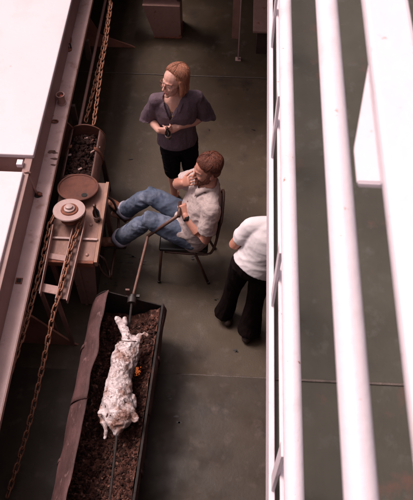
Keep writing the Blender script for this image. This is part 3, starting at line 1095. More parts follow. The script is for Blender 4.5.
bm = bmesh.new()
g = []
for i in range(36):
    row = []
    for j in range(150):
        x = -0.25 + 0.5 * i / 35
        y = 0.95 + 1.62 * j / 149
        row.append(bm.verts.new((XR + x, y, bed_h(x, y) + 0.006 * noise.noise(V((x * 70, y * 70, 4))))))
    g.append(row)
for i in range(35):
    for j in range(149):
        bm.faces.new((g[i][j], g[i + 1][j], g[i + 1][j + 1], g[i][j + 1]))
bed = obj('ash_bed', rt(bm), M['ash'], None, True)
bed['kind'] = 'stuff'
tag(bed, 'bed of brown ash and cinders filling the bottom of the roaster', 'ash')


def cinder_xf(rs):
    x = rs.uniform(-0.235, 0.24)
    y = rs.uniform(0.96, 2.50)
    return (Matrix.Translation(RC) @ ROT @ Matrix.Translation(-RC)) @ V((XR + x, y, bed_h(x, y) + rs.uniform(-0.003, 0.012)))


cn = obj('cinders', lumps('c', None, 1100, cinder_xf, (0.005, 0.016), 5), M['coal'])
cn['kind'] = 'stuff'
tag(cn, 'dark cinders strewn over the ash in the roaster', 'cinders')
cn = obj('pale_cinders', lumps('c', None, 2400, cinder_xf, (0.004, 0.015), 15), M['ash'])
cn['kind'] = 'stuff'
tag(cn, 'paler burnt clinker lying among the dark cinders of the roaster', 'cinders')
e0 = (Matrix.Translation(RC) @ ROT @ Matrix.Translation(-RC)).inverted() @ P(138, 372, 0.42)
rs = random.Random(2)


def ember_xf(r):
    return P(139, 372, 0.43) + V((r.uniform(-0.024, 0.024), r.uniform(-0.035, 0.035), r.uniform(-0.012, 0.016)))


em_o = obj('embers', lumps('c', None, 26, ember_xf, (0.005, 0.012), 8), M['ember'])
em_o['kind'] = 'stuff'
tag(em_o, 'orange glowing embers beside the middle of the roasting pig', 'embers')

# spit, crank
A = (Matrix.Translation(RC) @ ROT @ Matrix.Translation(-RC))
ZS = 0.60
hub = P(132, 300, ZS)
lowp = P(112, 480, ZS)
ax = (hub - lowp).normalized()
bend = P(148, 236, 0.61)
c_end = P(179, 215, 0.90)
sp = thing('spit', 'long steel spit with a bent hand crank through the pig', 'spit', lowp)
bm = bmesh.new()
tube(bm, [lowp - ax * 0.3, lowp, hub, hub + ax * 0.02], 0.009, 12)
obj('rod', bm, M['soot'], sp, True)
bm = bmesh.new()
tube(bm, smooth_path([hub, hub.lerp(bend, 0.9), bend, bend.lerp(c_end, 0.08)], 4), 0.0125, 12)
obj('shaft', bm, M['crank'], sp, True)
bm = bmesh.new()
tube(bm, [bend - V((0.006, 0, 0.006)), c_end], 0.0135, 12)
obj('crank_arm', bm, M['crank'], sp, True)
hdl = V((0.0, 0.125, 0.0))
bm = bmesh.new()
tube(bm, [c_end - hdl * 0.12, c_end + hdl], 0.014, 12)
obj('handle', bm, M['brown_metal'], sp, True)
bm = bmesh.new()
lathe(bm, hub - ax * 0.02, [(0.012, -0.01), (0.034, -0.01), (0.034, 0.035), (0.024, 0.04), (0.024, 0.06), (0.012, 0.06)], 20, ax)
obj('collar', bm, M['black_metal'], sp, 'auto')
st = thing('spit_stand', 'dark notched stand holding the spit at the far end of the roaster', 'stand', (hub.x, hub.y + 0.06, 0))
bm = bmesh.new()
bar(bm, (hub.x - 0.035, hub.y + 0.055, 0.0), (hub.x - 0.035, hub.y + 0.055, 0.66), 0.03, 0.014, V((0, 1, 0)))
obj('post', bm, M['drum_brown'], st)
bm = bmesh.new()
bar(bm, (hub.x - 0.05, hub.y + 0.05, ZS - 0.03), (hub.x + 0.05, hub.y + 0.05, ZS - 0.03), 0.02, 0.024)
obj('rest', bm, M['black_metal'], st)
bm = bmesh.new()
bar(bm, (hub.x - 0.12, hub.y + 0.055, 0.015), (hub.x + 0.1, hub.y + 0.055, 0.015), 0.06, 0.02)
obj('foot', bm, M['black_metal'], st)

# ------------------------------------------------------------------ the roast pig
def pig():
    def q(px, py, z=0.62):
        return P(px, py, z)
    bm = bmesh.new()
    T = q(129, 346); Bo = q(117, 424)
    X = V((1, 0, 0))
    loft(bm, [q(129.5, 341, .61), q(128, 349, .62), q(124, 362, .62), q(119.5, 376, .62), q(118, 390, .62), q(117.5, 403, .625), q(117.5, 412, .625)],
         [(0.055, 0.05), (0.090, 0.085), (0.090, 0.09), (0.080, 0.088), (0.090, 0.09), (0.098, 0.095), (0.095, 0.085)], X, 20)
    # head: broad, tapering into the snout
    loft(bm, [q(118.5, 408, .62), q(118, 416, .63), q(117.5, 424, .62), q(117, 430, .605), q(116.5, 434, .60)],
         [(0.105, 0.075), (0.108, 0.08), (0.08, 0.06), (0.042, 0.04), (0.022, 0.03)], X, 18)
    ell(bm, q(105, 412, .64), (0.05, 0.022, 0.018), Matrix.Rotation(R(10), 3, 'Z'))          # ears
    ell(bm, q(133, 417, .64), (0.05, 0.024, 0.016), Matrix.Rotation(R(-35), 3, 'Z'))
    # trotters tied out ahead of the spit
    loft(bm, [q(128, 350, .62), q(127.5, 340, .64), q(126, 333, .65), q(122, 326, .65), q(119, 321, .65)], [0.055, 0.045, 0.032, 0.022, 0.018], None, 12)
    loft(bm, [q(119, 321, .65), q(116.5, 318, .655)], [0.018, 0.014], None, 10)
    loft(bm, [q(122, 327, .65), q(125, 322, .66), q(124.5, 319, .66)], [0.017, 0.015, 0.012], None, 10)
    loft(bm, [q(131, 350, .62), q(136, 341, .64), q(140, 335, .65), q(144, 333, .655), q(147, 335, .65)], [0.05, 0.036, 0.024, 0.018, 0.014], None, 12)
    # front legs beside the head
    loft(bm, [q(108, 405, .60), q(104, 414, .58), q(104, 423, .57), q(106, 432, .56), q(105, 437, .56)], [0.04, 0.03, 0.023, 0.019, 0.016], None, 12)
    loft(bm, [q(128, 396, .60), q(133, 400, .60), q(134.5, 406, .59)], [0.035, 0.024, 0.018], None, 12)
    me = remesh(bm, 0.005, 3)

    def f(co, n):
        a = noise.noise(co * 11) * 0.014
        b = (1 - abs(noise.noise(co * 20 + V((3, 3, 3)))) * 3) * 0.006
        c2 = noise.noise(co * 60) * 0.003
        return a + b + c2
    displace(me, f)
    return me


pg = thing('roast_pig', 'pale cracked roasting pig spitted over the cinders', 'roast pig', P(121, 380, 0.62))
part_mesh('carcass', pig(), M['roast'], pg)
rs = random.Random(5)
for (px, py) in ((129, 345), (119, 402)):
    c = P(px, py, 0.62)
    bm = bmesh.new()
    rr = 0.075 if py == 345 else 0.0
    if rr:
        tube(bm, [c + V((rr * 1.2 * math.cos(a), 0.006 * math.sin(3 * a), rr * math.sin(a))) for a in [k * math.pi / 10 for k in range(21)]], 0.003, 6)
        obj('wire_tie', bm, M['brown_metal'], pg, True)
    else:
        bm.free()

# ------------------------------------------------------------------ chair
cx0, cx1, cy0, cy1 = -0.545, -0.165, 3.12, 3.46
chair = thing('chair', 'stacking chair with dark vinyl seat and thin brown tube legs under the bearded man', 'chair', (-0.35, 3.28, 0))
bm = bmesh.new()
box2(bm, (cx0, cy0, 0.425), (cx1 + 0.02, cy1, 0.462), 0.014)
obj('seat', bm, M['vinyl'], chair, True)
for (t, b) in ((((cx0 + 0.02, cy0 + 0.01, 0.43)), (-0.565, 3.085, 0)), (((cx0 + 0.02, cy1 - 0.01, 0.43)), (-0.565, 3.48, 0)), (((-0.25, cy0 + 0.0, 0.43)), (-0.140, 3.095, 0)), (((-0.25, cy1, 0.43)), (-0.105, 3.46, 0))):
    bm = bmesh.new(); tube(bm, [t, b], 0.0115, 10); obj('leg', bm, M['brown_metal'], chair, True)
    lg = [o for o in chair.children][-1]
    bm = bmesh.new(); lathe(bm, b, [(0.015, 0), (0.015, 0.03)], 10); obj('rubber_foot', bm, M['black_metal'], lg)
bm = bmesh.new()
tube(bm, smooth_path([(-0.50, cy0 + 0.01, 0.415), (-0.18, cy0, 0.415), (-0.10, cy0, 0.50), (-0.055, cy0 + 0.005, 0.80), (-0.04, cy0 + 0.05, 0.86), (-0.035, cy1 - 0.05, 0.86), (-0.055, cy1, 0.80), (-0.10, cy1, 0.50), (-0.18, cy1, 0.415), (-0.50, cy1 - 0.01, 0.415)], 5), 0.011, 10)
obj('back_frame', bm, M['brown_metal'], chair, True)
bm = bmesh.new()
box(bm, (-0.062, 3.29, 0.73), (0.022, 0.30, 0.2), Matrix.Rotation(R(7), 3, 'Y'), 0.008)
obj('backrest', bm, M['vinyl'], chair, True)


# ------------------------------------------------------------------ people
class Fr:
    def __init__(s, o, fwd, up):
        s.o = V(o)
        s.f = V(fwd).normalized()
        s.u = (V(up) - s.f * V(up).dot(s.f)).normalized()
        s.l = s.u.cross(s.f).normalized()

    def __call__(s, f, l, u):
        return s.o + s.f * f + s.l * l + s.u * u

    def rot(s):
        return Matrix((s.f, s.l, s.u)).transposed()

    def loc(s, p):
        d = V(p) - s.o
        return V((d.dot(s.f), d.dot(s.l), d.dot(s.u)))


def head_vol(bm, h, male=False):
    r = h.rot()
    ell(bm, h(-0.012, 0, 0.045), (0.098, 0.076, 0.083), r)
    ell(bm, h(0.028, 0, -0.012), (0.062, 0.062, 0.088), r)
    ell(bm, h(0.032, 0, -0.068), (0.052, 0.05 if male else 0.045, 0.04), r)
    ell(bm, h(0.07, 0, -0.096), (0.019, 0.022, 0.017), r)
    loft(bm, [h(0.086, 0, 0.022), h(0.099, 0, -0.002), h(0.109, 0, -0.022)], [0.008, 0.0085, 0.011], h.l, 10)
    for s in (-1, 1):
        ell(bm, h(0.097, 0.012 * s, -0.026), (0.011, 0.008, 0.008), r)
        ell(bm, h(0.062, 0.036 * s, -0.022), (0.024, 0.022, 0.022), r)
        ell(bm, h(-0.006, 0.077 * s, -0.006), (0.019, 0.008, 0.031), r)
    loft(bm, [h(0.066, -0.045, 0.03), h(0.084, -0.02, 0.033), h(0.085, 0.02, 0.033), h(0.066, 0.045, 0.03)], [0.008] * 4, None, 10)
    loft(bm, [h(0.081, -0.021, -0.056), h(0.088, 0, -0.053), h(0.081, 0.021, -0.056)], [0.006] * 3, None, 8)
    loft(bm, [h(0.079, -0.017, -0.064), h(0.086, 0, -0.065), h(0.079, 0.017, -0.064)], [0.006] * 3, None, 8)


def head_sculpt(me, h):
    bm = bmesh.new()
    bm.from_mesh(me)
    vs = [v for v in bm.verts if (v.co - h.o).length < 0.16 and abs(h.loc(v.co).y) < 0.074]
    for _ in range(4):
        bmesh.ops.smooth_vert(bm, verts=vs, factor=0.5, use_axis_x=True, use_axis_y=True, use_axis_z=True)
    bm.to_mesh(me)
    bm.free()
    me.update()

    def f(co, n):
        p = h.loc(co)
        if p.x < 0.03 or abs(p.y) > 0.08 or abs(p.z) > 0.15:
            return 0.0
        d = 0.0
        for s in (-1, 1):
            q = ((p.y - 0.031 * s) / 0.017) ** 2 + ((p.z - 0.008) / 0.013) ** 2
            d -= 0.008 * math.exp(-q)
        q = (p.y / 0.028) ** 2 + ((p.z + 0.060) / 0.0022) ** 2
        d -= 0.0025 * math.exp(-q)
        return d
    displace(me, f)


def face_mats(me, h, rules):
    """rules: list of (material index, predicate on head-local coordinates)"""
    for p in me.polygons:
        c = h.loc(p.center)
        for i, pr in rules:
            if pr(c):
                p.material_index = i


def lips_rule(c):
    return c.x > 0.07 and abs(c.y) < 0.023 and -0.071 < c.z < -0.049


def eyes(h, par, m_brow):
    for s in (-1, 1):
        bm = bmesh.new(); ell(bm, h(0.0675, 0.031 * s, 0.008), 0.0125, None, 14, 10)
        e = obj('eye', bm, M['eye'], par, True)
        bm = bmesh.new(); ell(bm, h(0.0768, 0.031 * s, 0.0065), (0.0045, 0.0058, 0.0058), h.rot(), 12, 8)
        obj('iris', bm, M['iris'], e, True)
        bm = bmesh.new()
        loft(bm, [h(0.0715, 0.018 * s, 0.0125), h(0.080, 0.028 * s, 0.0155), h(0.077, 0.038 * s, 0.0145), h(0.069, 0.046 * s, 0.009)], [0.003, 0.004, 0.004, 0.002], None, 8)
        obj('eyelid', bm, par.get('skin_mat') and M[par['skin_mat']] or M['skin'], e, True)
        bm = bmesh.new()
        loft(bm, [h(0.086, 0.014 * s, 0.031), h(0.087, 0.027 * s, 0.037), h(0.073, 0.046 * s, 0.033)], [0.0028, 0.0034, 0.002], None, 8)
        obj('eyebrow', bm, m_brow, par, True)


def hand(bm, wrist, d, nrm, thumb, curls=(0.5, 0.6, 0.7, 0.8), spread=0.0, tcurl=0.5, s=1.0, tdir=None):
    """palm and five separate fingers; d along the hand, nrm out of the back of it, thumb the thumb's side"""
    d = V(d).normalized()
    nrm = (V(nrm) - d * V(nrm).dot(d)).normalized()
    th = d.cross(nrm)
    if th.dot(V(thumb)) < 0:
        th = -th
    w = V(wrist)

    def L(a, b, c):
        return w + d * a * s + th * b * s + nrm * c * s
    loft(bm, [L(-0.01, 0, 0), L(0.02, 0, 0), L(0.055, 0.0, 0), L(0.085, 0, 0.002)], [(0.027 * s, 0.019 * s), (0.034 * s, 0.016 * s), (0.040 * s, 0.0145 * s), (0.038 * s, 0.012 * s)], th, 14)
    lens = (0.072, 0.080, 0.075, 0.060)
    for k in range(4):
        b = 0.030 - 0.0205 * k
        c = curls[k]
        p = L(0.08, b, 0.0)
        ang = 0.0
        out = [L(0.06, b * 0.9, 0.0), p]
        fr = (0.42, 0.32, 0.26)
        fan = d + th * (0.18 - 0.12 * k) * (0.4 + spread)
        fan.normalize()
        cur = p
        for q in range(3):
            ang += c * (0.9 if q == 0 else 1.05)
            dirv = fan * math.cos(ang) - nrm * math.sin(ang)
            cur = cur + dirv * lens[k] * fr[q] * s
            out.append(cur)
        r0 = (0.0085 if k < 3 else 0.0075) * s
        loft(bm, out, [r0, r0 * 1.02, r0 * 0.98, r0 * 0.92, r0 * 0.8], None, 10)
    td = tdir
    if td is None:
        td = (d * 0.65 + th * 0.7 - nrm * 0.35).normalized()
    else:
        td = V(td).normalized()
    p0 = L(0.012, 0.022, -0.002)
    p1 = p0 + td * 0.038 * s
    t2 = (td * (1 - 0.5 * tcurl) + (d * 0.4 - nrm * 0.6) * tcurl).normalized()
    p2 = p1 + t2 * 0.032 * s
    p3 = p2 + (t2 + (-th * 0.5 - nrm * 0.2) * tcurl).normalized() * 0.025 * s
    loft(bm, [p0, p1, p2, p3], [0.0145 * s, 0.0115 * s, 0.0098 * s, 0.0085 * s], None, 12)


def limb(bm, pts, rad, side=None):
    loft(bm, pts, rad, side, 16)


# ---- woman in the purple-grey blouse
wr = thing('person', 'person with auburn bob and glasses in purple grey blouse, standing holding a dark bottle', 'person', (-0.44, 3.97, 0))
wr['skin_mat'] = 'skin'
hw = Fr((-0.440, 3.940, 1.510), (-0.70, -0.70, 0.10), (-0.05, -0.02, 1))
sR, sL = V((-0.590, 3.935, 1.325)), V((-0.275, 3.985, 1.325))
eR, eL = V((-0.640, 3.960, 1.07)), V((-0.225, 4.005, 1.065))
wR, wL = V((-0.565, 3.800, 1.125)), V((-0.410, 3.830, 1.145))
nb = V((-0.435, 3.965, 1.375))
fwd_w = V((-0.25, -0.97, 0)).normalized()
side_w = V((0.97, -0.25, 0)) * -1
side_w = V((0.97, 0.12, 0)).normalized()
bm = bmesh.new()
head_vol(bm, hw)
loft(bm, [nb + V((0, 0.012, -0.04)), nb + V((0, 0.008, 0.0)), hw(-0.012, 0, -0.07), hw(-0.005, 0, -0.02)], [(0.066, 0.056), (0.054, 0.052), 0.050, 0.05], None, 16)
loft(bm, [V((-0.44, 3.975, 0.86)), V((-0.437, 3.975, 1.0)), V((-0.435, 3.968, 1.15)), V((-0.435, 3.962, 1.27)), V((-0.435, 3.962, 1.335)), nb], [(0.14, 0.095), (0.115, 0.085), (0.13, 0.10), (0.148, 0.095), (0.13, 0.07), (0.06, 0.055)], side_w, 20)
limb(bm, [sR, sR.lerp(eR, 0.5), eR, eR.lerp(wR, 0.35), wR], [0.046, 0.041, 0.036, 0.035, 0.024])
limb(bm, [sL, sL.lerp(eL, 0.5), eL, eL.lerp(wL, 0.35), wL], [0.046, 0.041, 0.036, 0.035, 0.024])
bt = V((-0.495, 3.765, 1.12))
hand(bm, wR, (0.62, -0.22, 0.18), (-0.45, -0.85, -0.1), (0, 0, 1), (0.75, 0.8, 0.85, 0.9), 0, 0.9, 0.92, (0.75, -0.25, 0.35))
hand(bm, wL, (-0.80, -0.32, -0.10), (0.25, -0.85, 0.35), (0, 0, 1), (0.5, 0.55, 0.6, 0.65), 0.2, 0.4, 0.92)
fR, fL = V((-0.500, 3.985, 0)), V((-0.345, 4.03, 0))
for ft, hp in ((fR, V((-0.505, 3.975, 0.86))), (fL, V((-0.365, 3.99, 0.86)))):
    kn = ft + V((0, -0.02, 0.47))
    limb(bm, [hp, hp.lerp(kn, 0.5), kn, ft + V((0, 0.02, 0.34)), ft + V((0, 0.015, 0.2)), ft + V((0, 0, 0.09))], [0.075, 0.064, 0.05, 0.051, 0.041, 0.031])
    tf = V((-0.45, -0.9, 0)).normalized()
    loft(bm, [ft + V((0, 0, 0.06)) - tf * 0.035, ft + V((0, 0, 0.045)) + tf * 0.03, ft + V((0, 0, 0.028)) + tf * 0.12, ft + V((0, 0, 0.022)) + tf * 0.165],
         [(0.03, 0.035), (0.034, 0.034), (0.042, 0.02), (0.034, 0.013)], tf.cross(V((0, 0, 1))), 14)
me = remesh(bm, 0.0036, 2, 0.5)
head_sculpt(me, hw)
body = part_mesh('body', me, [M['skin'], M['lips']], wr)
for p in body.data.polygons:
    c = hw.loc(p.center + wloc(wr))
    if lips_rule(c):
        p.material_index = 1
eyes(hw, wr, M['hair'])

def hairf(h, amp):
    def f(co, n):
        p = h.loc(co)
        a = math.atan2(p.y, p.x - (-0.02))
        return amp * (noise.noise(V((a * 7, p.z * 4, 0))) + 0.5 * noise.noise(V((a * 18, p.z * 6, 3))))
    return f


def hair_locks(h, base, crown, centre, rad, t_end, drop, count, seed, r0=0.0045, part=0.0, lift=0.004):
    """locks of hair combed from the crown over the skull, joined with the smooth base under them"""
    rs = random.Random(seed)
    bm = bmesh.new()
    bm.from_mesh(base)
    bpy.data.meshes.remove(base)
    for k in range(count):
        a = 2 * math.pi * (k + rs.random()) / count
        front = max(0, math.cos(a))
        te = t_end(a) * rs.uniform(0.82, 1.08)
        t0 = rs.uniform(0.02, 0.6) * te
        pts, rr = [], []
        wob = rs.uniform(-0.22, 0.22)
        lf = lift + rs.uniform(-0.002, 0.004) + 0.005 * noise.noise(V((a * 3, seed, 0)))
        M_ = 7
        for q in range(M_ + 1):
            u = q / M_
            t = t0 + (te - t0) * u
            aa = a + wob * math.sin(u * 3) + part * (1 - u)
            p = V((centre[0] + crown[0] * (1 - u) * 0.3 + (rad[0] + lf) * math.sin(t) * math.cos(aa),
                   centre[1] + (rad[1] + lf) * math.sin(t) * math.sin(aa),
                   centre[2] + (rad[2] + lf) * math.cos(t)))
            pts.append(h(*p))
            rr.append((r0 * (1.5 - 0.9 * u) * rs.uniform(0.9, 1.1), r0 * 0.6))
        dl = drop(a) * rs.uniform(0.78, 1.1)
        if dl > 0.01:
            last = p
            for q in range(1, 5):
                u = q / 4
                inn = 0.10 * u * u + 0.05 * noise.noise(V((a * 4, u * 2, seed)))
                p = V((last.x * (1 - inn * 0.5), last.y * (1 - inn * 1.2), last.z - dl * u))
                pts.append(h(*p))
                rr.append((r0 * 0.9 * (1 - 0.45 * u), r0 * 0.6))
        t_ = (pts[1] - pts[0])
        loft(bm, pts, rr, h.l if abs(math.sin(a)) < 0.5 else h.f, 4, False)
    bmesh.ops.recalc_face_normals(bm, faces=bm.faces)
    me = bpy.data.meshes.new('hair')
    bm.to_mesh(me)
    bm.free()
    return me


bm = bmesh.new()
r = hw.rot()
ell(bm, hw(-0.030, 0.0, 0.060), (0.096, 0.084, 0.080), r, 24, 16)
ell(bm, hw(-0.055, 0, -0.02), (0.062, 0.080, 0.085), r, 24, 16)
for s in (-1, 1):
    loft(bm, [hw(-0.005, 0.074 * s, 0.05), hw(-0.015, 0.084 * s, 0.0), hw(-0.02, 0.084 * s, -0.05), hw(-0.02, 0.076 * s, -0.088)],
         [(0.03, 0.016), (0.034, 0.018), (0.036, 0.02), (0.026, 0.014)], hw.f, 14)
loft(bm, [hw(-0.085, 0, 0.0), hw(-0.085, 0, -0.06), hw(-0.075, 0, -0.098)], [(0.06, 0.03), (0.075, 0.032), (0.07, 0.022)], hw.l, 16)
me = remesh(bm, 0.004, 3, 0.5)
displace(me, hairf(hw, 0.003))
me = hair_locks(hw, me, (0, 0, 0), (-0.030, 0, 0.060), (0.096, 0.084, 0.080), lambda a: 0.80 + 0.84 * (1 - max(0, math.cos(a))) , lambda a: 0.0 if math.cos(a) > 0.45 else 0.135, 2200, 5, 0.0013, 0.35, 0.0025)
part_mesh('hair', me, M['hair'], wr)
# glasses
bm = bmesh.new()
for s in (-1, 1):
    c0 = (0.100, 0.033 * s, 0.004)
    pts = []
    for k in range(21):
        a = 2 * math.pi * k / 20
        yy = 0.0265 * math.cos(a); zz = 0.022 * math.sin(a)
        pts.append(hw(c0[0] - 0.25 * abs(c0[1] + yy) ** 1.2, c0[1] + yy, c0[2] + zz))
    tube(bm, pts, 0.0019, 6)
    tube(bm, [hw(0.089, 0.06 * s, 0.012), hw(0.05, 0.079 * s, 0.010), hw(-0.01, 0.083 * s, 0.006)], 0.0016, 6)
tube(bm, [hw(0.1, -0.008, 0.006), hw(0.102, 0, 0.008), hw(0.1, 0.008, 0.006)], 0.0018, 6)
gl = obj('glasses', bm, mat('tortoise_frame', (0.16, 0.05, 0.03), 0.3), wr, True)

# blouse
bm = bmesh.new()
O = V((0, 0, 0))
loft(bm, [V((-0.442, 3.955, 0.855)), V((-0.442, 3.955, 0.95)), V((-0.438, 3.957, 1.05)), V((-0.436, 3.950, 1.16)), V((-0.435, 3.950, 1.22)), V((-0.433, 3.960, 1.30)), V((-0.434, 3.967, 1.345)), V((-0.435, 3.972, 1.378))],
     [(0.168, 0.128), (0.160, 0.122), (0.150, 0.115), (0.165, 0.128), (0.172, 0.128), (0.165, 0.108), (0.13, 0.085), (0.072, 0.066)], side_w, 28, False)
for s_, e_, w_, k in ((sR, eR, wR, -1), (sL, eL, wL, 1)):
    o_ = V((0.035 * k, 0.02, 0))
    tip = e_ + (V((0.075, 0.01, 0.0)) if k == 1 else V((-0.045, -0.005, 0.02)))
    loft(bm, [s_.lerp(nb, 0.75) + V((0, 0, -0.035)), s_.lerp(nb, 0.35) + V((0, 0, -0.012)), s_ + V((0, 0, -0.004))], [0.045, 0.052, 0.056], None, 18)
    loft(bm, [s_ + V((0, 0, 0.004)), s_.lerp(e_, 0.2) + o_ * 0.15, s_.lerp(e_, 0.45) + o_ * 0.4, s_.lerp(e_, 0.85) + o_ * 0.6, e_.lerp(w_, 0.12) + o_ * (1.0 if k == 1 else 0.7) + V((0, 0, 0.0))],
         [(0.048, 0.048), (0.054, 0.052), (0.064, 0.058), (0.078, 0.066), (0.090, 0.072)], V((0.9, 0.5, 0)), 18, False)
loft(bm, [eL + V((0.0, 0, 0.09)), eL + V((0.045, 0.01, 0.035)), eL + V((0.082, 0.012, 0.005))], [(0.055, 0.05), (0.045, 0.045), (0.02, 0.04)], None, 14)
me = remesh(bm, 0.0055, 5, 0.5)
fF = folds(0.0062, 9, V((1, 1, 0.42)), 2)
fG = folds(0.003, 26, V((1, 1, 0.5)), 5)
displace(me, lambda co, n: fF(co, n) + fG(co, n))
smooth_mesh(me, 2)


def vneck(c):
    if c.z < 1.20 or c.z > 1.40:
        return False
    d = V((c.x + 0.438, c.y - 3.96, 0))
    if d.dot(fwd_w) < 0.0:
        return c.z > 1.365 and abs(c.x + 0.435) < 0.06
    lat = abs(d.dot(V((0.97, -0.25, 0))))
    return lat < (c.z - 1.215) * 0.50


cut(me, vneck)
bl = part_mesh('blouse', me, M['blouse'], wr)
sm = bl.modifiers.new('thick', 'SOLIDIFY'); sm.thickness = 0.003; sm.offset = -1
bm = bmesh.new()
for sg in (-1, 1):
    lat = V((0.97, -0.25, 0)) * sg
    pts = [nb + V((0, 0.02, 0.004)) + lat * 0.062, nb + lat * 0.066 + fwd_w * 0.045 + V((0, 0, -0.022)), nb + lat * 0.052 + fwd_w * 0.098 + V((0, 0, -0.068)), nb + lat * 0.014 + fwd_w * 0.124 + V((0, 0, -0.145))]
    loft(bm, smooth_path(pts, 4), [(0.016, 0.0045)] * 8 + [(0.022, 0.0045)] * 4 + [(0.008, 0.004)], lat, 12)
obj('collar', bm, M['blouse'], wr, True)
# necklace with a small pendant
bm = bmesh.new()
pc = nb + V((-0.02, -0.112, -0.125))
tube(bm, smooth_path([nb + V((-0.062, -0.005, 0.0)), nb + V((-0.050, -0.062, -0.05)), pc, nb + V((0.022, -0.07, -0.05)), nb + V((0.055, -0.01, 0.0))], 6), 0.0022, 6)
nk = obj('necklace', bm, M['gold'], wr, True)
bm = bmesh.new(); ell(bm, pc + V((0, -0.006, -0.012)), (0.009, 0.006, 0.013)); obj('pendant', bm, M['gold'], nk, True)
# trousers to below the knee
bm = bmesh.new()
for ft, hp in ((fR, V((-0.505, 3.975, 0.87))), (fL, V((-0.365, 3.99, 0.87)))):
    kn = ft + V((0, -0.02, 0.47))
    loft(bm, [hp, hp.lerp(kn, 0.35), kn + V((0, 0, 0.12)), kn, ft + V((0, 0.01, 0.39))], [0.094, 0.088, 0.077, 0.071, 0.066], None, 18, False)
loft(bm, [V((-0.44, 3.975, 0.80)), V((-0.44, 3.97, 0.94))], [(0.155, 0.108), (0.14, 0.1)], side_w, 20)
me = remesh(bm, 0.006, 4)
displace(me, folds(0.006, 16, V((1, 1, 1.3)), 8))
part_mesh('cropped_trousers', me, M['black_cloth'], wr)
for ft in (fR, fL):
    tf = V((-0.45, -0.9, 0)).normalized()
    bm = bmesh.new()
    loft(bm, [ft + V((0, 0, 0.012)) - tf * 0.05, ft + V((0, 0, 0.010)) + tf * 0.04, ft + V((0, 0, 0.008)) + tf * 0.18], [(0.036, 0.010), (0.038, 0.008), (0.044, 0.007)], tf.cross(V((0, 0, 1))), 14)
    loft(bm, [ft + tf * 0.10 + V((-0.045, 0.0, 0.015)), ft + tf * 0.10 + V((0, 0, 0.054)), ft + tf * 0.10 + V((0.045, 0, 0.015))], [(0.014, 0.004)] * 3, tf, 10)
    obj('sandal', bm, M['sandal'], wr, True)

bottle(bt + V((0.008, 0.0, -0.035)), 'small dark bottle held in both hands by the woman in the blouse', 0.14, 0.023, V((-0.05, -0.15, 1)).normalized())

# ---- bearded man on the chair
mn = thing('person', 'bearded person in pale shirt and jeans, seated with boots up, turning the spit crank', 'person', (-0.30, 3.28, 0.45))
mn['skin_mat'] = 'skin_tan'
hm = Fr((-0.165, 3.325, 1.235), (-0.90, -0.44, 0.0), (-0.05, -0.02, 1))
pel = V((-0.235, 3.27, 0.55))
mR, mL = V((-0.185, 3.455, 1.030)), V((-0.120, 3.135, 1.010))
meR, meL = V((-0.420, 3.475, 0.865)), V((-0.165, 3.045, 0.735))
mwR, mwL = V((-0.345, 3.335, 1.060)), V((-0.322, 3.175, 0.858))
nbm = V((-0.142, 3.30, 1.095))
hipR, hipL = V((-0.25, 3.36, 0.545)), V((-0.25, 3.175, 0.545))
kR, kL = P(149.5, 195, 0.72), P(148, 219.5, 0.72)
aR, aL = P(125, 211, 0.37), P(120, 239, 0.37)
bm = bmesh.new()
head_vol(bm, hm, True)
loft(bm, [nbm + V((0, 0, -0.05)), nbm, hm(-0.015, 0, -0.07), hm(-0.005, 0, -0.02)], [(0.078, 0.068), (0.066, 0.064), 0.060, 0.055], None, 16)
sideM = (mL - mR).normalized()
loft(bm, [pel, pel.lerp(nbm, 0.3), pel.lerp(nbm, 0.6), pel.lerp(nbm, 0.85), nbm], [(0.15, 0.11), (0.14, 0.11), (0.16, 0.11), (0.15, 0.09), (0.07, 0.06)], sideM, 20)
limb(bm, [mR, mR.lerp(meR, 0.5), meR, meR.lerp(mwR, 0.35), mwR], [0.055, 0.05, 0.043, 0.045, 0.029])
limb(bm, [mL, mL.lerp(meL, 0.5), meL, meL.lerp(mwL, 0.35), mwL], [0.055, 0.05, 0.044, 0.047, 0.030])
# right hand lifted to the mouth, left hand closed on the crank handle
mouth = hm(0.10, 0, -0.06)
hand(bm, mwR, (mouth - mwR) + V((0.0, 0.0, 0.01)), (-0.8, -0.45, 0.45), (0, 0.2, 1), (0.5, 0.6, 0.7, 0.8), 0.3, 0.5, 1.0)
grip = c_end + hdl * 0.62
hd = (grip - mwL)
hand(bm, mwL + V((0.0, 0.0, 0.0)), V((-0.30, 0.55, 0.50)), V((-0.1, -0.55, 0.75)), (0.2, 0.4, 0.2), (1.15, 1.2, 1.2, 1.2), 0, 0.9, 0.95)
for hp, kn, an in ((hipR, kR, aR), (hipL, kL, aL)):
    limb(bm, [hp, hp.lerp(kn, 0.5), kn, kn.lerp(an, 0.3), an], [0.075, 0.066, 0.05, 0.046, 0.034])
    loft(bm, [an, an + V((-0.03, 0, -0.07)), an + V((-0.10, 0, -0.05))], [0.035, 0.035, 0.03], None, 12)
me = remesh(bm, 0.0036, 2, 0.5)
head_sculpt(me, hm)
part_mesh('body', me, M['skin_tan'], mn)
eyes(hm, mn, M['hair_man'])
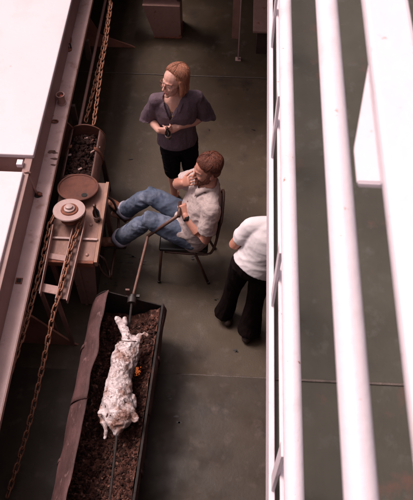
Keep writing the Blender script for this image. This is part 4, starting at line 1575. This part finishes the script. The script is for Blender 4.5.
# hair and beard
bm = bmesh.new()
r = hm.rot()
ell(bm, hm(-0.026, 0, 0.064), (0.099, 0.083, 0.080), r, 24, 16)
ell(bm, hm(-0.058, 0, -0.005), (0.052, 0.074, 0.070), r, 24, 16)
for s in (-1, 1):
    loft(bm, [hm(0.015, 0.075 * s, 0.06), hm(0.004, 0.078 * s, 0.015)], [(0.02, 0.010), (0.014, 0.007)], None, 12)
me = remesh(bm, 0.004, 3, 0.5)
displace(me, hairf(hm, 0.003))
me = hair_locks(hm, me, (0, 0, 0), (-0.026, 0, 0.064), (0.099, 0.083, 0.080), lambda a: 1.12 + 0.85 * (1 - max(0, math.cos(a))), lambda a: 0.0 if math.cos(a) > -0.3 else 0.03, 2000, 9, 0.0013, 0.6, 0.003)
part_mesh('hair', me, M['hair_man'], mn)
bm = bmesh.new()
ell(bm, hm(0.034, 0, -0.080), (0.056, 0.056, 0.040), r, 20, 14)
ell(bm, hm(0.068, 0, -0.104), (0.028, 0.034, 0.026), r, 16, 12)
for s in (-1, 1):
    loft(bm, [hm(0.012, 0.072 * s, 0.012), hm(0.016, 0.066 * s, -0.03), hm(0.030, 0.056 * s, -0.065)], [(0.014, 0.009), (0.02, 0.012), (0.024, 0.016)], None, 12)
    loft(bm, [hm(0.094, 0.003 * s, -0.040), hm(0.086, 0.022 * s, -0.046), hm(0.07, 0.036 * s, -0.066)], [0.0085, 0.0085, 0.010], None, 10)
me = remesh(bm, 0.004, 2, 0.5)
displace(me, lambda co, n: 0.0045 * noise.noise(co * 70) + 0.003 * noise.noise(co * 150))
part_mesh('beard', me, M['hair_man'], mn)
# shirt
bm = bmesh.new()
dirT = (nbm - pel)
fwdM = dirT.cross(sideM).normalized()
if fwdM.x > 0:
    fwdM = -fwdM


def T_(k, f=0.0, sd=0.0, dz=0.0):
    return pel + dirT * k + fwdM * f + sideM * sd + V((0, 0, dz))


loft(bm, [T_(-0.06, 0.03), T_(0.1, 0.03), T_(0.3, 0.028), T_(0.5, 0.018), T_(0.7, 0.01), T_(0.85, 0.004), T_(0.95), T_(1.02, 0)],
     [(0.182, 0.135), (0.188, 0.150), (0.185, 0.148), (0.195, 0.14), (0.195, 0.125), (0.17, 0.105), (0.12, 0.085), (0.078, 0.072)], sideM, 28, True)
# tails over the lap
loft(bm, [T_(0.12, 0.08, 0.0), V((-0.335, 3.24, 0.660)), V((-0.40, 3.24, 0.668))], [(0.15, 0.06), (0.145, 0.05), (0.12, 0.03)], sideM, 20, True)
for s_, e_ in ((mR, meR), (mL, meL)):
    inw = (nbm - s_).normalized() * 0.07
    loft(bm, [s_ + inw * 1.3, s_ + inw * 0.6, s_], [0.062, 0.068, 0.072], None, 18)
    loft(bm, [s_, s_.lerp(e_, 0.35), s_.lerp(e_, 0.72)], [0.073, 0.070, 0.073], None, 18, False)
me = remesh(bm, 0.0055, 4, 0.5)
fF = folds(0.0085, 8.5, V((0.7, 1.1, 1.0)), 11)
fG = folds(0.0035, 24, V((1, 1, 1)), 12)
displace(me, lambda co, n: fF(co, n) + fG(co, n))
smooth_mesh(me, 2)
cut(me, lambda c: (c - nbm).length < 0.088 and (c - nbm).dot(V((-0.55, -0.1, 1))) > 0.022)
sh_ = part_mesh('shirt', me, M['shirt'], mn)
bm = bmesh.new()
for sg in (-1, 1):
    prism_pts = [nbm + sideM * 0.066 * sg + V((0.02, 0, 0.04)), nbm + sideM * 0.074 * sg + fwdM * 0.045 + V((0, 0, 0.018)), nbm + sideM * 0.062 * sg + fwdM * 0.125 + V((0, 0, -0.060)),
                 nbm + sideM * 0.015 * sg + fwdM * 0.108 + V((0, 0, -0.030)), nbm + sideM * 0.045 * sg + fwdM * 0.066 + V((0, 0, 0.026))]
    a = [bm.verts.new(p) for p in prism_pts]
    bm.faces.new(a)
tube_pts = [nbm - fwdM * 0.068 + V((0, 0, 0.02))]
rg = []
for k in range(13):
    a = -math.pi * 0.75 + 1.5 * math.pi * k / 12
    d = -fwdM * math.cos(a) + sideM * math.sin(a)
    lo = nbm + d * 0.080 + V((0, 0, 0.002))
    hi = nbm + d * 0.070 + V((0, 0, 0.038))
    rg.append((bm.verts.new(lo), bm.verts.new(hi)))
for A_, B_ in zip(rg, rg[1:]):
    bm.faces.new((A_[0], B_[0], B_[1], A_[1]))
cl = obj('collar', bm, M['shirt'], mn, True)
sm = cl.modifiers.new('thick', 'SOLIDIFY'); sm.thickness = 0.005; sm.offset = 0
bm = bmesh.new()
for k in (0.82, 0.66, 0.5, 0.34):
    dd = {0.82: 0.118, 0.66: 0.141, 0.5: 0.158, 0.34: 0.175}[k]
    lathe(bm, T_(k, dd, 0.0), [(0.006, -0.003), (0.006, 0.003), (0, 0.003)], 10, fwdM)
bt_ = obj('buttons', bm, M['label'], mn)
# jeans
bm = bmesh.new()
ell(bm, pel + V((-0.01, 0.0, -0.005)), (0.14, 0.18, 0.105), None, 24, 16)
for hp, kn, an in ((hipR, kR, aR), (hipL, kL, aL)):
    loft(bm, [hp, hp.lerp(kn, 0.35), hp.lerp(kn, 0.75), kn + (kn - (hp + an) / 2).normalized() * 0.004, kn.lerp(an, 0.25), kn.lerp(an, 0.6), kn.lerp(an, 0.93)],
         [0.100, 0.098, 0.083, 0.076, 0.074, 0.070, 0.073], None, 20, False)
me = remesh(bm, 0.0055, 4, 0.5)
kk = [kR, kL]
fF = folds(0.008, 11, V((1, 1.4, 1)), 21)
fG = folds(0.0035, 30, V((1, 1.0, 1)), 23)


def jf(co, n):
    near = max(0.25, 1 - min((co - k).length for k in kk) / 0.28)
    return (fF(co, n)) * (0.6 + 0.6 * near) + fG(co, n) * near


displace(me, jf)
smooth_mesh(me, 2)
part_mesh('jeans', me, M['denim'], mn)
for kn, an in ((kR, aR), (kL, aL)):
    d = (an - kn).normalized()
    c0 = kn.lerp(an, 0.90)
    bm = bmesh.new()
    s_, q_ = frame_of(d)
    rings = []
    for (rr_, hh) in ((0.070, 0.0), (0.080, 0.002), (0.082, 0.03), (0.079, 0.052), (0.071, 0.052), (0.066, 0.03)):
        rings.append([bm.verts.new(c0 + d * (hh + 0.004 * math.sin(3 * t)) + (s_ * math.cos(t) + q_ * math.sin(t)) * (rr_ + 0.003 * math.sin(5 * t))) for t in [2 * math.pi * k / 28 for k in range(28)]])
    for A_, B_ in zip(rings, rings[1:]):
        for k in range(28):
            bm.faces.new((A_[k], A_[(k + 1) % 28], B_[(k + 1) % 28], B_[k]))
    obj('turned_up_cuff', bm, M['denim_in'], mn, True)
# boots
for an, toe, up in ((aR, V((-0.085, 0.02, 0.11)), 1), (aL, V((-0.155, -0.01, -0.035)), 0)):
    heel = an + (V((-0.015, -0.01, -0.085)) if up else V((0.005, 0.0, -0.095)))
    tp = heel + (V((-0.13, 0.04, 0.175)) if up else V((-0.21, -0.01, 0.03)))
    ball = heel.lerp(tp, 0.68)
    fd = (tp - heel).normalized()
    sdv = V((0, 1, 0))
    nrm = fd.cross(sdv).normalized()
    if nrm.dot(an - heel) < 0:
        nrm = -nrm
    bm = bmesh.new()
    loft(bm, [an - (heel - an).normalized() * 0.03, an.lerp(heel, 0.3), an.lerp(heel, 0.72) + fd * 0.005], [0.052, 0.050, 0.046], None, 16)
    loft(bm, [heel + nrm * 0.035 - fd * 0.008, heel + nrm * 0.045 + fd * 0.05, heel + nrm * 0.040 + fd * 0.11, ball + nrm * 0.028, tp + nrm * 0.020 - fd * 0.012],
         [(0.038, 0.036), (0.040, 0.044), (0.042, 0.036), (0.048, 0.030), (0.038, 0.022)], sdv, 18)
    me = remesh(bm, 0.0045, 3)
    displace(me, folds(0.003, 30, V((1, 1, 1)), 31))
    bo = part_mesh('boot', me, M['boot'], mn)
    bm = bmesh.new()
    loft(bm, [heel - nrm * 0.004 - fd * 0.03, heel + fd * 0.03 - nrm * 0.004, heel + fd * 0.1, ball - nrm * 0.003, tp - nrm * 0.0], [(0.034, 0.013), (0.039, 0.013), (0.038, 0.008), (0.049, 0.008), (0.036, 0.008)], sdv, 16)
    obj('sole', bm, M['sole'], bo, True)
# watch on the left wrist
wd = (mwL - meL).normalized()
wc = mwL - wd * 0.022
bm = bmesh.new()
s_, q_ = frame_of(wd)
lathe(bm, wc, [(0.030, -0.009), (0.0345, -0.009), (0.0345, 0.009), (0.030, 0.009)], 24, wd)
wt = obj('watch', bm, M['watch'], mn, True)
face_d = (V((-0.25, -0.45, 0.8)) - wd * V((-0.25, -0.45, 0.8)).dot(wd)).normalized()
bm = bmesh.new(); lathe(bm, wc + face_d * 0.031, [(0.017, 0), (0.017, 0.007), (0.014, 0.009), (0, 0.009)], 20, face_d); obj('watch_face', bm, M['watch'], wt, 'auto')

# ---- third person, back turned, white T-shirt
tp_ = thing('person', 'person in white T-shirt and dark flared trousers, back turned, bending by the railing', 'person', (0.16, 2.72, 0))
nt_ = V((0.340, 2.845, 1.255))
plv = V((0.218, 2.725, 0.93))
ht = Fr((0.430, 2.96, 1.345), (0.25, 0.8, -0.5), (0.12, 0.55, 0.85))
tL, tR = V((0.172, 2.84, 1.225)), V((0.475, 2.76, 1.18))
teL, teR = V((0.060, 2.815, 1.03)), V((0.54, 2.88, 0.97))
twL, twR = V((0.205, 2.90, 0.93)), V((0.40, 3.05, 0.95))
sdT = (tR - tL).normalized()
fTL, fTR = V((0.035, 2.765, 0)), V((0.205, 2.62, 0))
bm = bmesh.new()
head_vol(bm, ht, True)
loft(bm, [nt_ - V((0, 0, 0.05)), nt_, ht(-0.015, 0, -0.07), ht(-0.01, 0, -0.02)], [(0.078, 0.065), 0.062, 0.058, 0.055], None, 16)
loft(bm, [plv, plv.lerp(nt_, 0.35), plv.lerp(nt_, 0.65), plv.lerp(nt_, 0.85), nt_], [(0.115, 0.085), (0.115, 0.09), (0.125, 0.095), (0.13, 0.08), (0.065, 0.06)], sdT, 20)
limb(bm, [tL, tL.lerp(teL, 0.5), teL, teL.lerp(twL, 0.4), twL], [0.054, 0.048, 0.041, 0.042, 0.028])
limb(bm, [tR, tR.lerp(teR, 0.5), teR, teR.lerp(twR, 0.4), twR], [0.054, 0.048, 0.041, 0.042, 0.028])
hand(bm, twL, (0.5, 0.6, -0.25), (0.2, 0.3, 1), (0.8, -0.4, 0), (0.4, 0.45, 0.5, 0.55), 0.1, 0.3)
hand(bm, twR, (-0.4, 0.7, -0.25), (-0.1, 0.3, 1), (-0.8, -0.4, 0), (0.4, 0.45, 0.5, 0.55), 0.1, 0.3)
hL, hR_ = V((0.13, 2.745, 0.9)), V((0.275, 2.705, 0.9))
kTL, kTR = V((0.075, 2.80, 0.48)), V((0.245, 2.70, 0.47))
for hp, kn, ft in ((hL, kTL, fTL), (hR_, kTR, fTR)):
    limb(bm, [hp.lerp(kn, 0.15), hp.lerp(kn, 0.5), kn, ft + V((0, 0, 0.09))], [0.062, 0.060, 0.048, 0.036])
    loft(bm, [ft + V((0, -0.03, 0.05)), ft + V((0, 0.05, 0.04))], [0.03, 0.03], None, 10)
me = remesh(bm, 0.0045, 3)
head_sculpt(me, ht)
part_mesh('body', me, M['skin_tan'], tp_)
eyes(ht, tp_, M['hair_dark'])
bm = bmesh.new()
r = ht.rot()
ell(bm, ht(-0.022, 0, 0.060), (0.102, 0.088, 0.084), r, 24, 16)
ell(bm, ht(-0.055, 0, -0.02), (0.056, 0.078, 0.075), r, 24, 16)
me = remesh(bm, 0.005, 3)
displace(me, hairf(ht, 0.008))
part_mesh('hair', me, M['hair_dark'], tp_)
bm = bmesh.new()
up_ = nt_ - plv


def W_(k, sd=0.0, f=0.0):
    fw = V((-sdT.y, sdT.x, 0)).normalized()
    return plv + up_ * k + sdT * sd + fw * f


loft(bm, [W_(-0.08, -0.01, -0.01), W_(0.1, 0, -0.006), W_(0.3, 0, -0.01), W_(0.55, 0, -0.02), W_(0.75, 0, -0.02), W_(0.9, 0, -0.008), W_(0.98, 0, 0), W_(1.02, 0, 0.005)],
     [(0.162, 0.127), (0.152, 0.122), (0.142, 0.118), (0.148, 0.120), (0.155, 0.115), (0.15, 0.092), (0.105, 0.078), (0.075, 0.070)], sdT, 28, False)
for s_, e_ in ((tL, teL), (tR, teR)):
    inw = (nt_ - s_).normalized() * 0.08
    loft(bm, [s_ + inw * 1.5, s_ + inw * 0.7, s_], [0.062, 0.066, 0.068], None, 18)
    loft(bm, [s_, s_.lerp(e_, 0.3), s_.lerp(e_, 0.55)], [0.068, 0.062, 0.066], None, 18)
me = remesh(bm, 0.0055, 8)
fF = folds(0.009, 6.5, V((0.6, 1, 1.5)), 41)
fG = folds(0.003, 17, V((0.5, 1, 1.6)), 43)


def tf_(co, n):
    k = max(0.35, 1 - abs(co.z - 1.03) / 0.22)
    return fF(co, n) * (0.35 + 0.9 * k) + fG(co, n) * k


displace(me, tf_)
smooth_mesh(me, 4)
part_mesh('t_shirt', me, M['tee'], tp_)
bm = bmesh.new()
ell(bm, plv + V((0.0, 0.0, -0.03)), (0.165, 0.125, 0.13), Matrix.Rotation(math.atan2(sdT.y, sdT.x), 3, 'Z'), 24, 16)
for hp, kn, ft, fl in ((hL, kTL, fTL, V((-0.03, 0.0, 0))), (hR_, kTR, fTR, V((0.012, 0, 0)))):
    w_ = 0.84 if ft is fTL else 1.0
    loft(bm, [hp, hp.lerp(kn, 0.5), kn, kn.lerp(ft, 0.3) + fl * 0.3, kn.lerp(ft, 0.6) + fl * 0.6, ft + V((0, 0, 0.075)) + fl], [0.092, 0.082, 0.068, 0.074 * w_, 0.085 * w_, 0.100 * w_], None, 20, False)
me = remesh(bm, 0.006, 2)
displace(me, folds(0.005, 11, V((1.5, 1.5, 0.35)), 51))
part_mesh('trousers', me, M['trousers'], tp_)
for ft, dv in ((fTL, V((-0.05, 1, 0)).normalized()), (fTR, V((0.15, 1, 0)).normalized())):
    bm = bmesh.new()
    loft(bm, [ft + V((0, 0, 0.045)) - dv * 0.06, ft + V((0, 0, 0.05)) + dv * 0.02, ft + V((0, 0, 0.035)) + dv * 0.14, ft + V((0, 0, 0.03)) + dv * 0.19], [(0.038, 0.042), (0.042, 0.045), (0.048, 0.03), (0.036, 0.022)], dv.cross(V((0, 0, 1))), 16)
    obj('shoe', bm, M['sole'], tp_, True)

# ------------------------------------------------------------------ things at the dark far end
wp = thing('winch_pedestal', 'tapered pinkish steel pedestal with dark drum at the top edge, left of the post', 'pedestal', P(168, 37, 0))
a, b = P(155, 37.5, 0), P(181, 37.5, 0)
bm = bmesh.new()
prism(bm, [a, b, V((b.x + 0.0, a.y, 0.42)), V((a.x - 0.11, a.y, 0.42))], (0, 0.28, 0))
obj('housing', bm, M['pink_steel'], wp)
bm = bmesh.new(); box2(bm, (a.x - 0.01, a.y - 0.012, 0), (b.x + 0.012, a.y + 0.30, 0.012), 0.003); obj('base_plate', bm, M['rust'], wp)
bm = bmesh.new()
lathe(bm, (a.x - 0.35, a.y + 0.14, 0.58), [(0.16, 0), (0.16, 0.03), (0.09, 0.04), (0.09, 0.6), (0.16, 0.61), (0.16, 0.64)], 24, V((1, 0, 0)))
obj('winch_drum', bm, M['dark_steel'], wp, 'auto')

c = P(238, 60, 0)
po = thing('stanchion', 'slim pale stanchion with a pinkish flat plate, standing on the far deck', 'post', c)
bm = bmesh.new(); box2(bm, (c.x - 0.006, c.y - 0.008, 0), (c.x + 0.008, c.y + 0.03, 1.5), 0.002); obj('post', bm, M['pale_steel'], po)
c2 = P(231, 40, 0)
bm = bmesh.new(); box2(bm, (c.x - 0.075, c.y + 0.03, 0.26), (c.x - 0.008, c.y + 0.045, 1.2), 0.003); obj('plate', bm, M['bench_paint'], po)
bm = bmesh.new(); box2(bm, (c.x - 0.03, c.y - 0.02, 0), (c.x + 0.03, c.y + 0.04, 0.007)); obj('foot', bm, M['pale_steel'], po)

c = P(253, 31, 0.35)
lk = thing('deck_locker', 'low beige topped locker corner behind the white rail at the top', 'locker', (c.x + 0.3, c.y + 0.25, 0))
bm = bmesh.new(); box2(bm, (c.x, c.y, 0.32), (c.x + 0.7, c.y + 0.55, 0.35), 0.006); obj('lid', bm, M['pink_steel'], lk)
bm = bmesh.new(); box2(bm, (c.x + 0.05, c.y + 0.06, 0.0), (c.x + 0.65, c.y + 0.5, 0.319)); obj('body', bm, M['dark_steel'], lk)
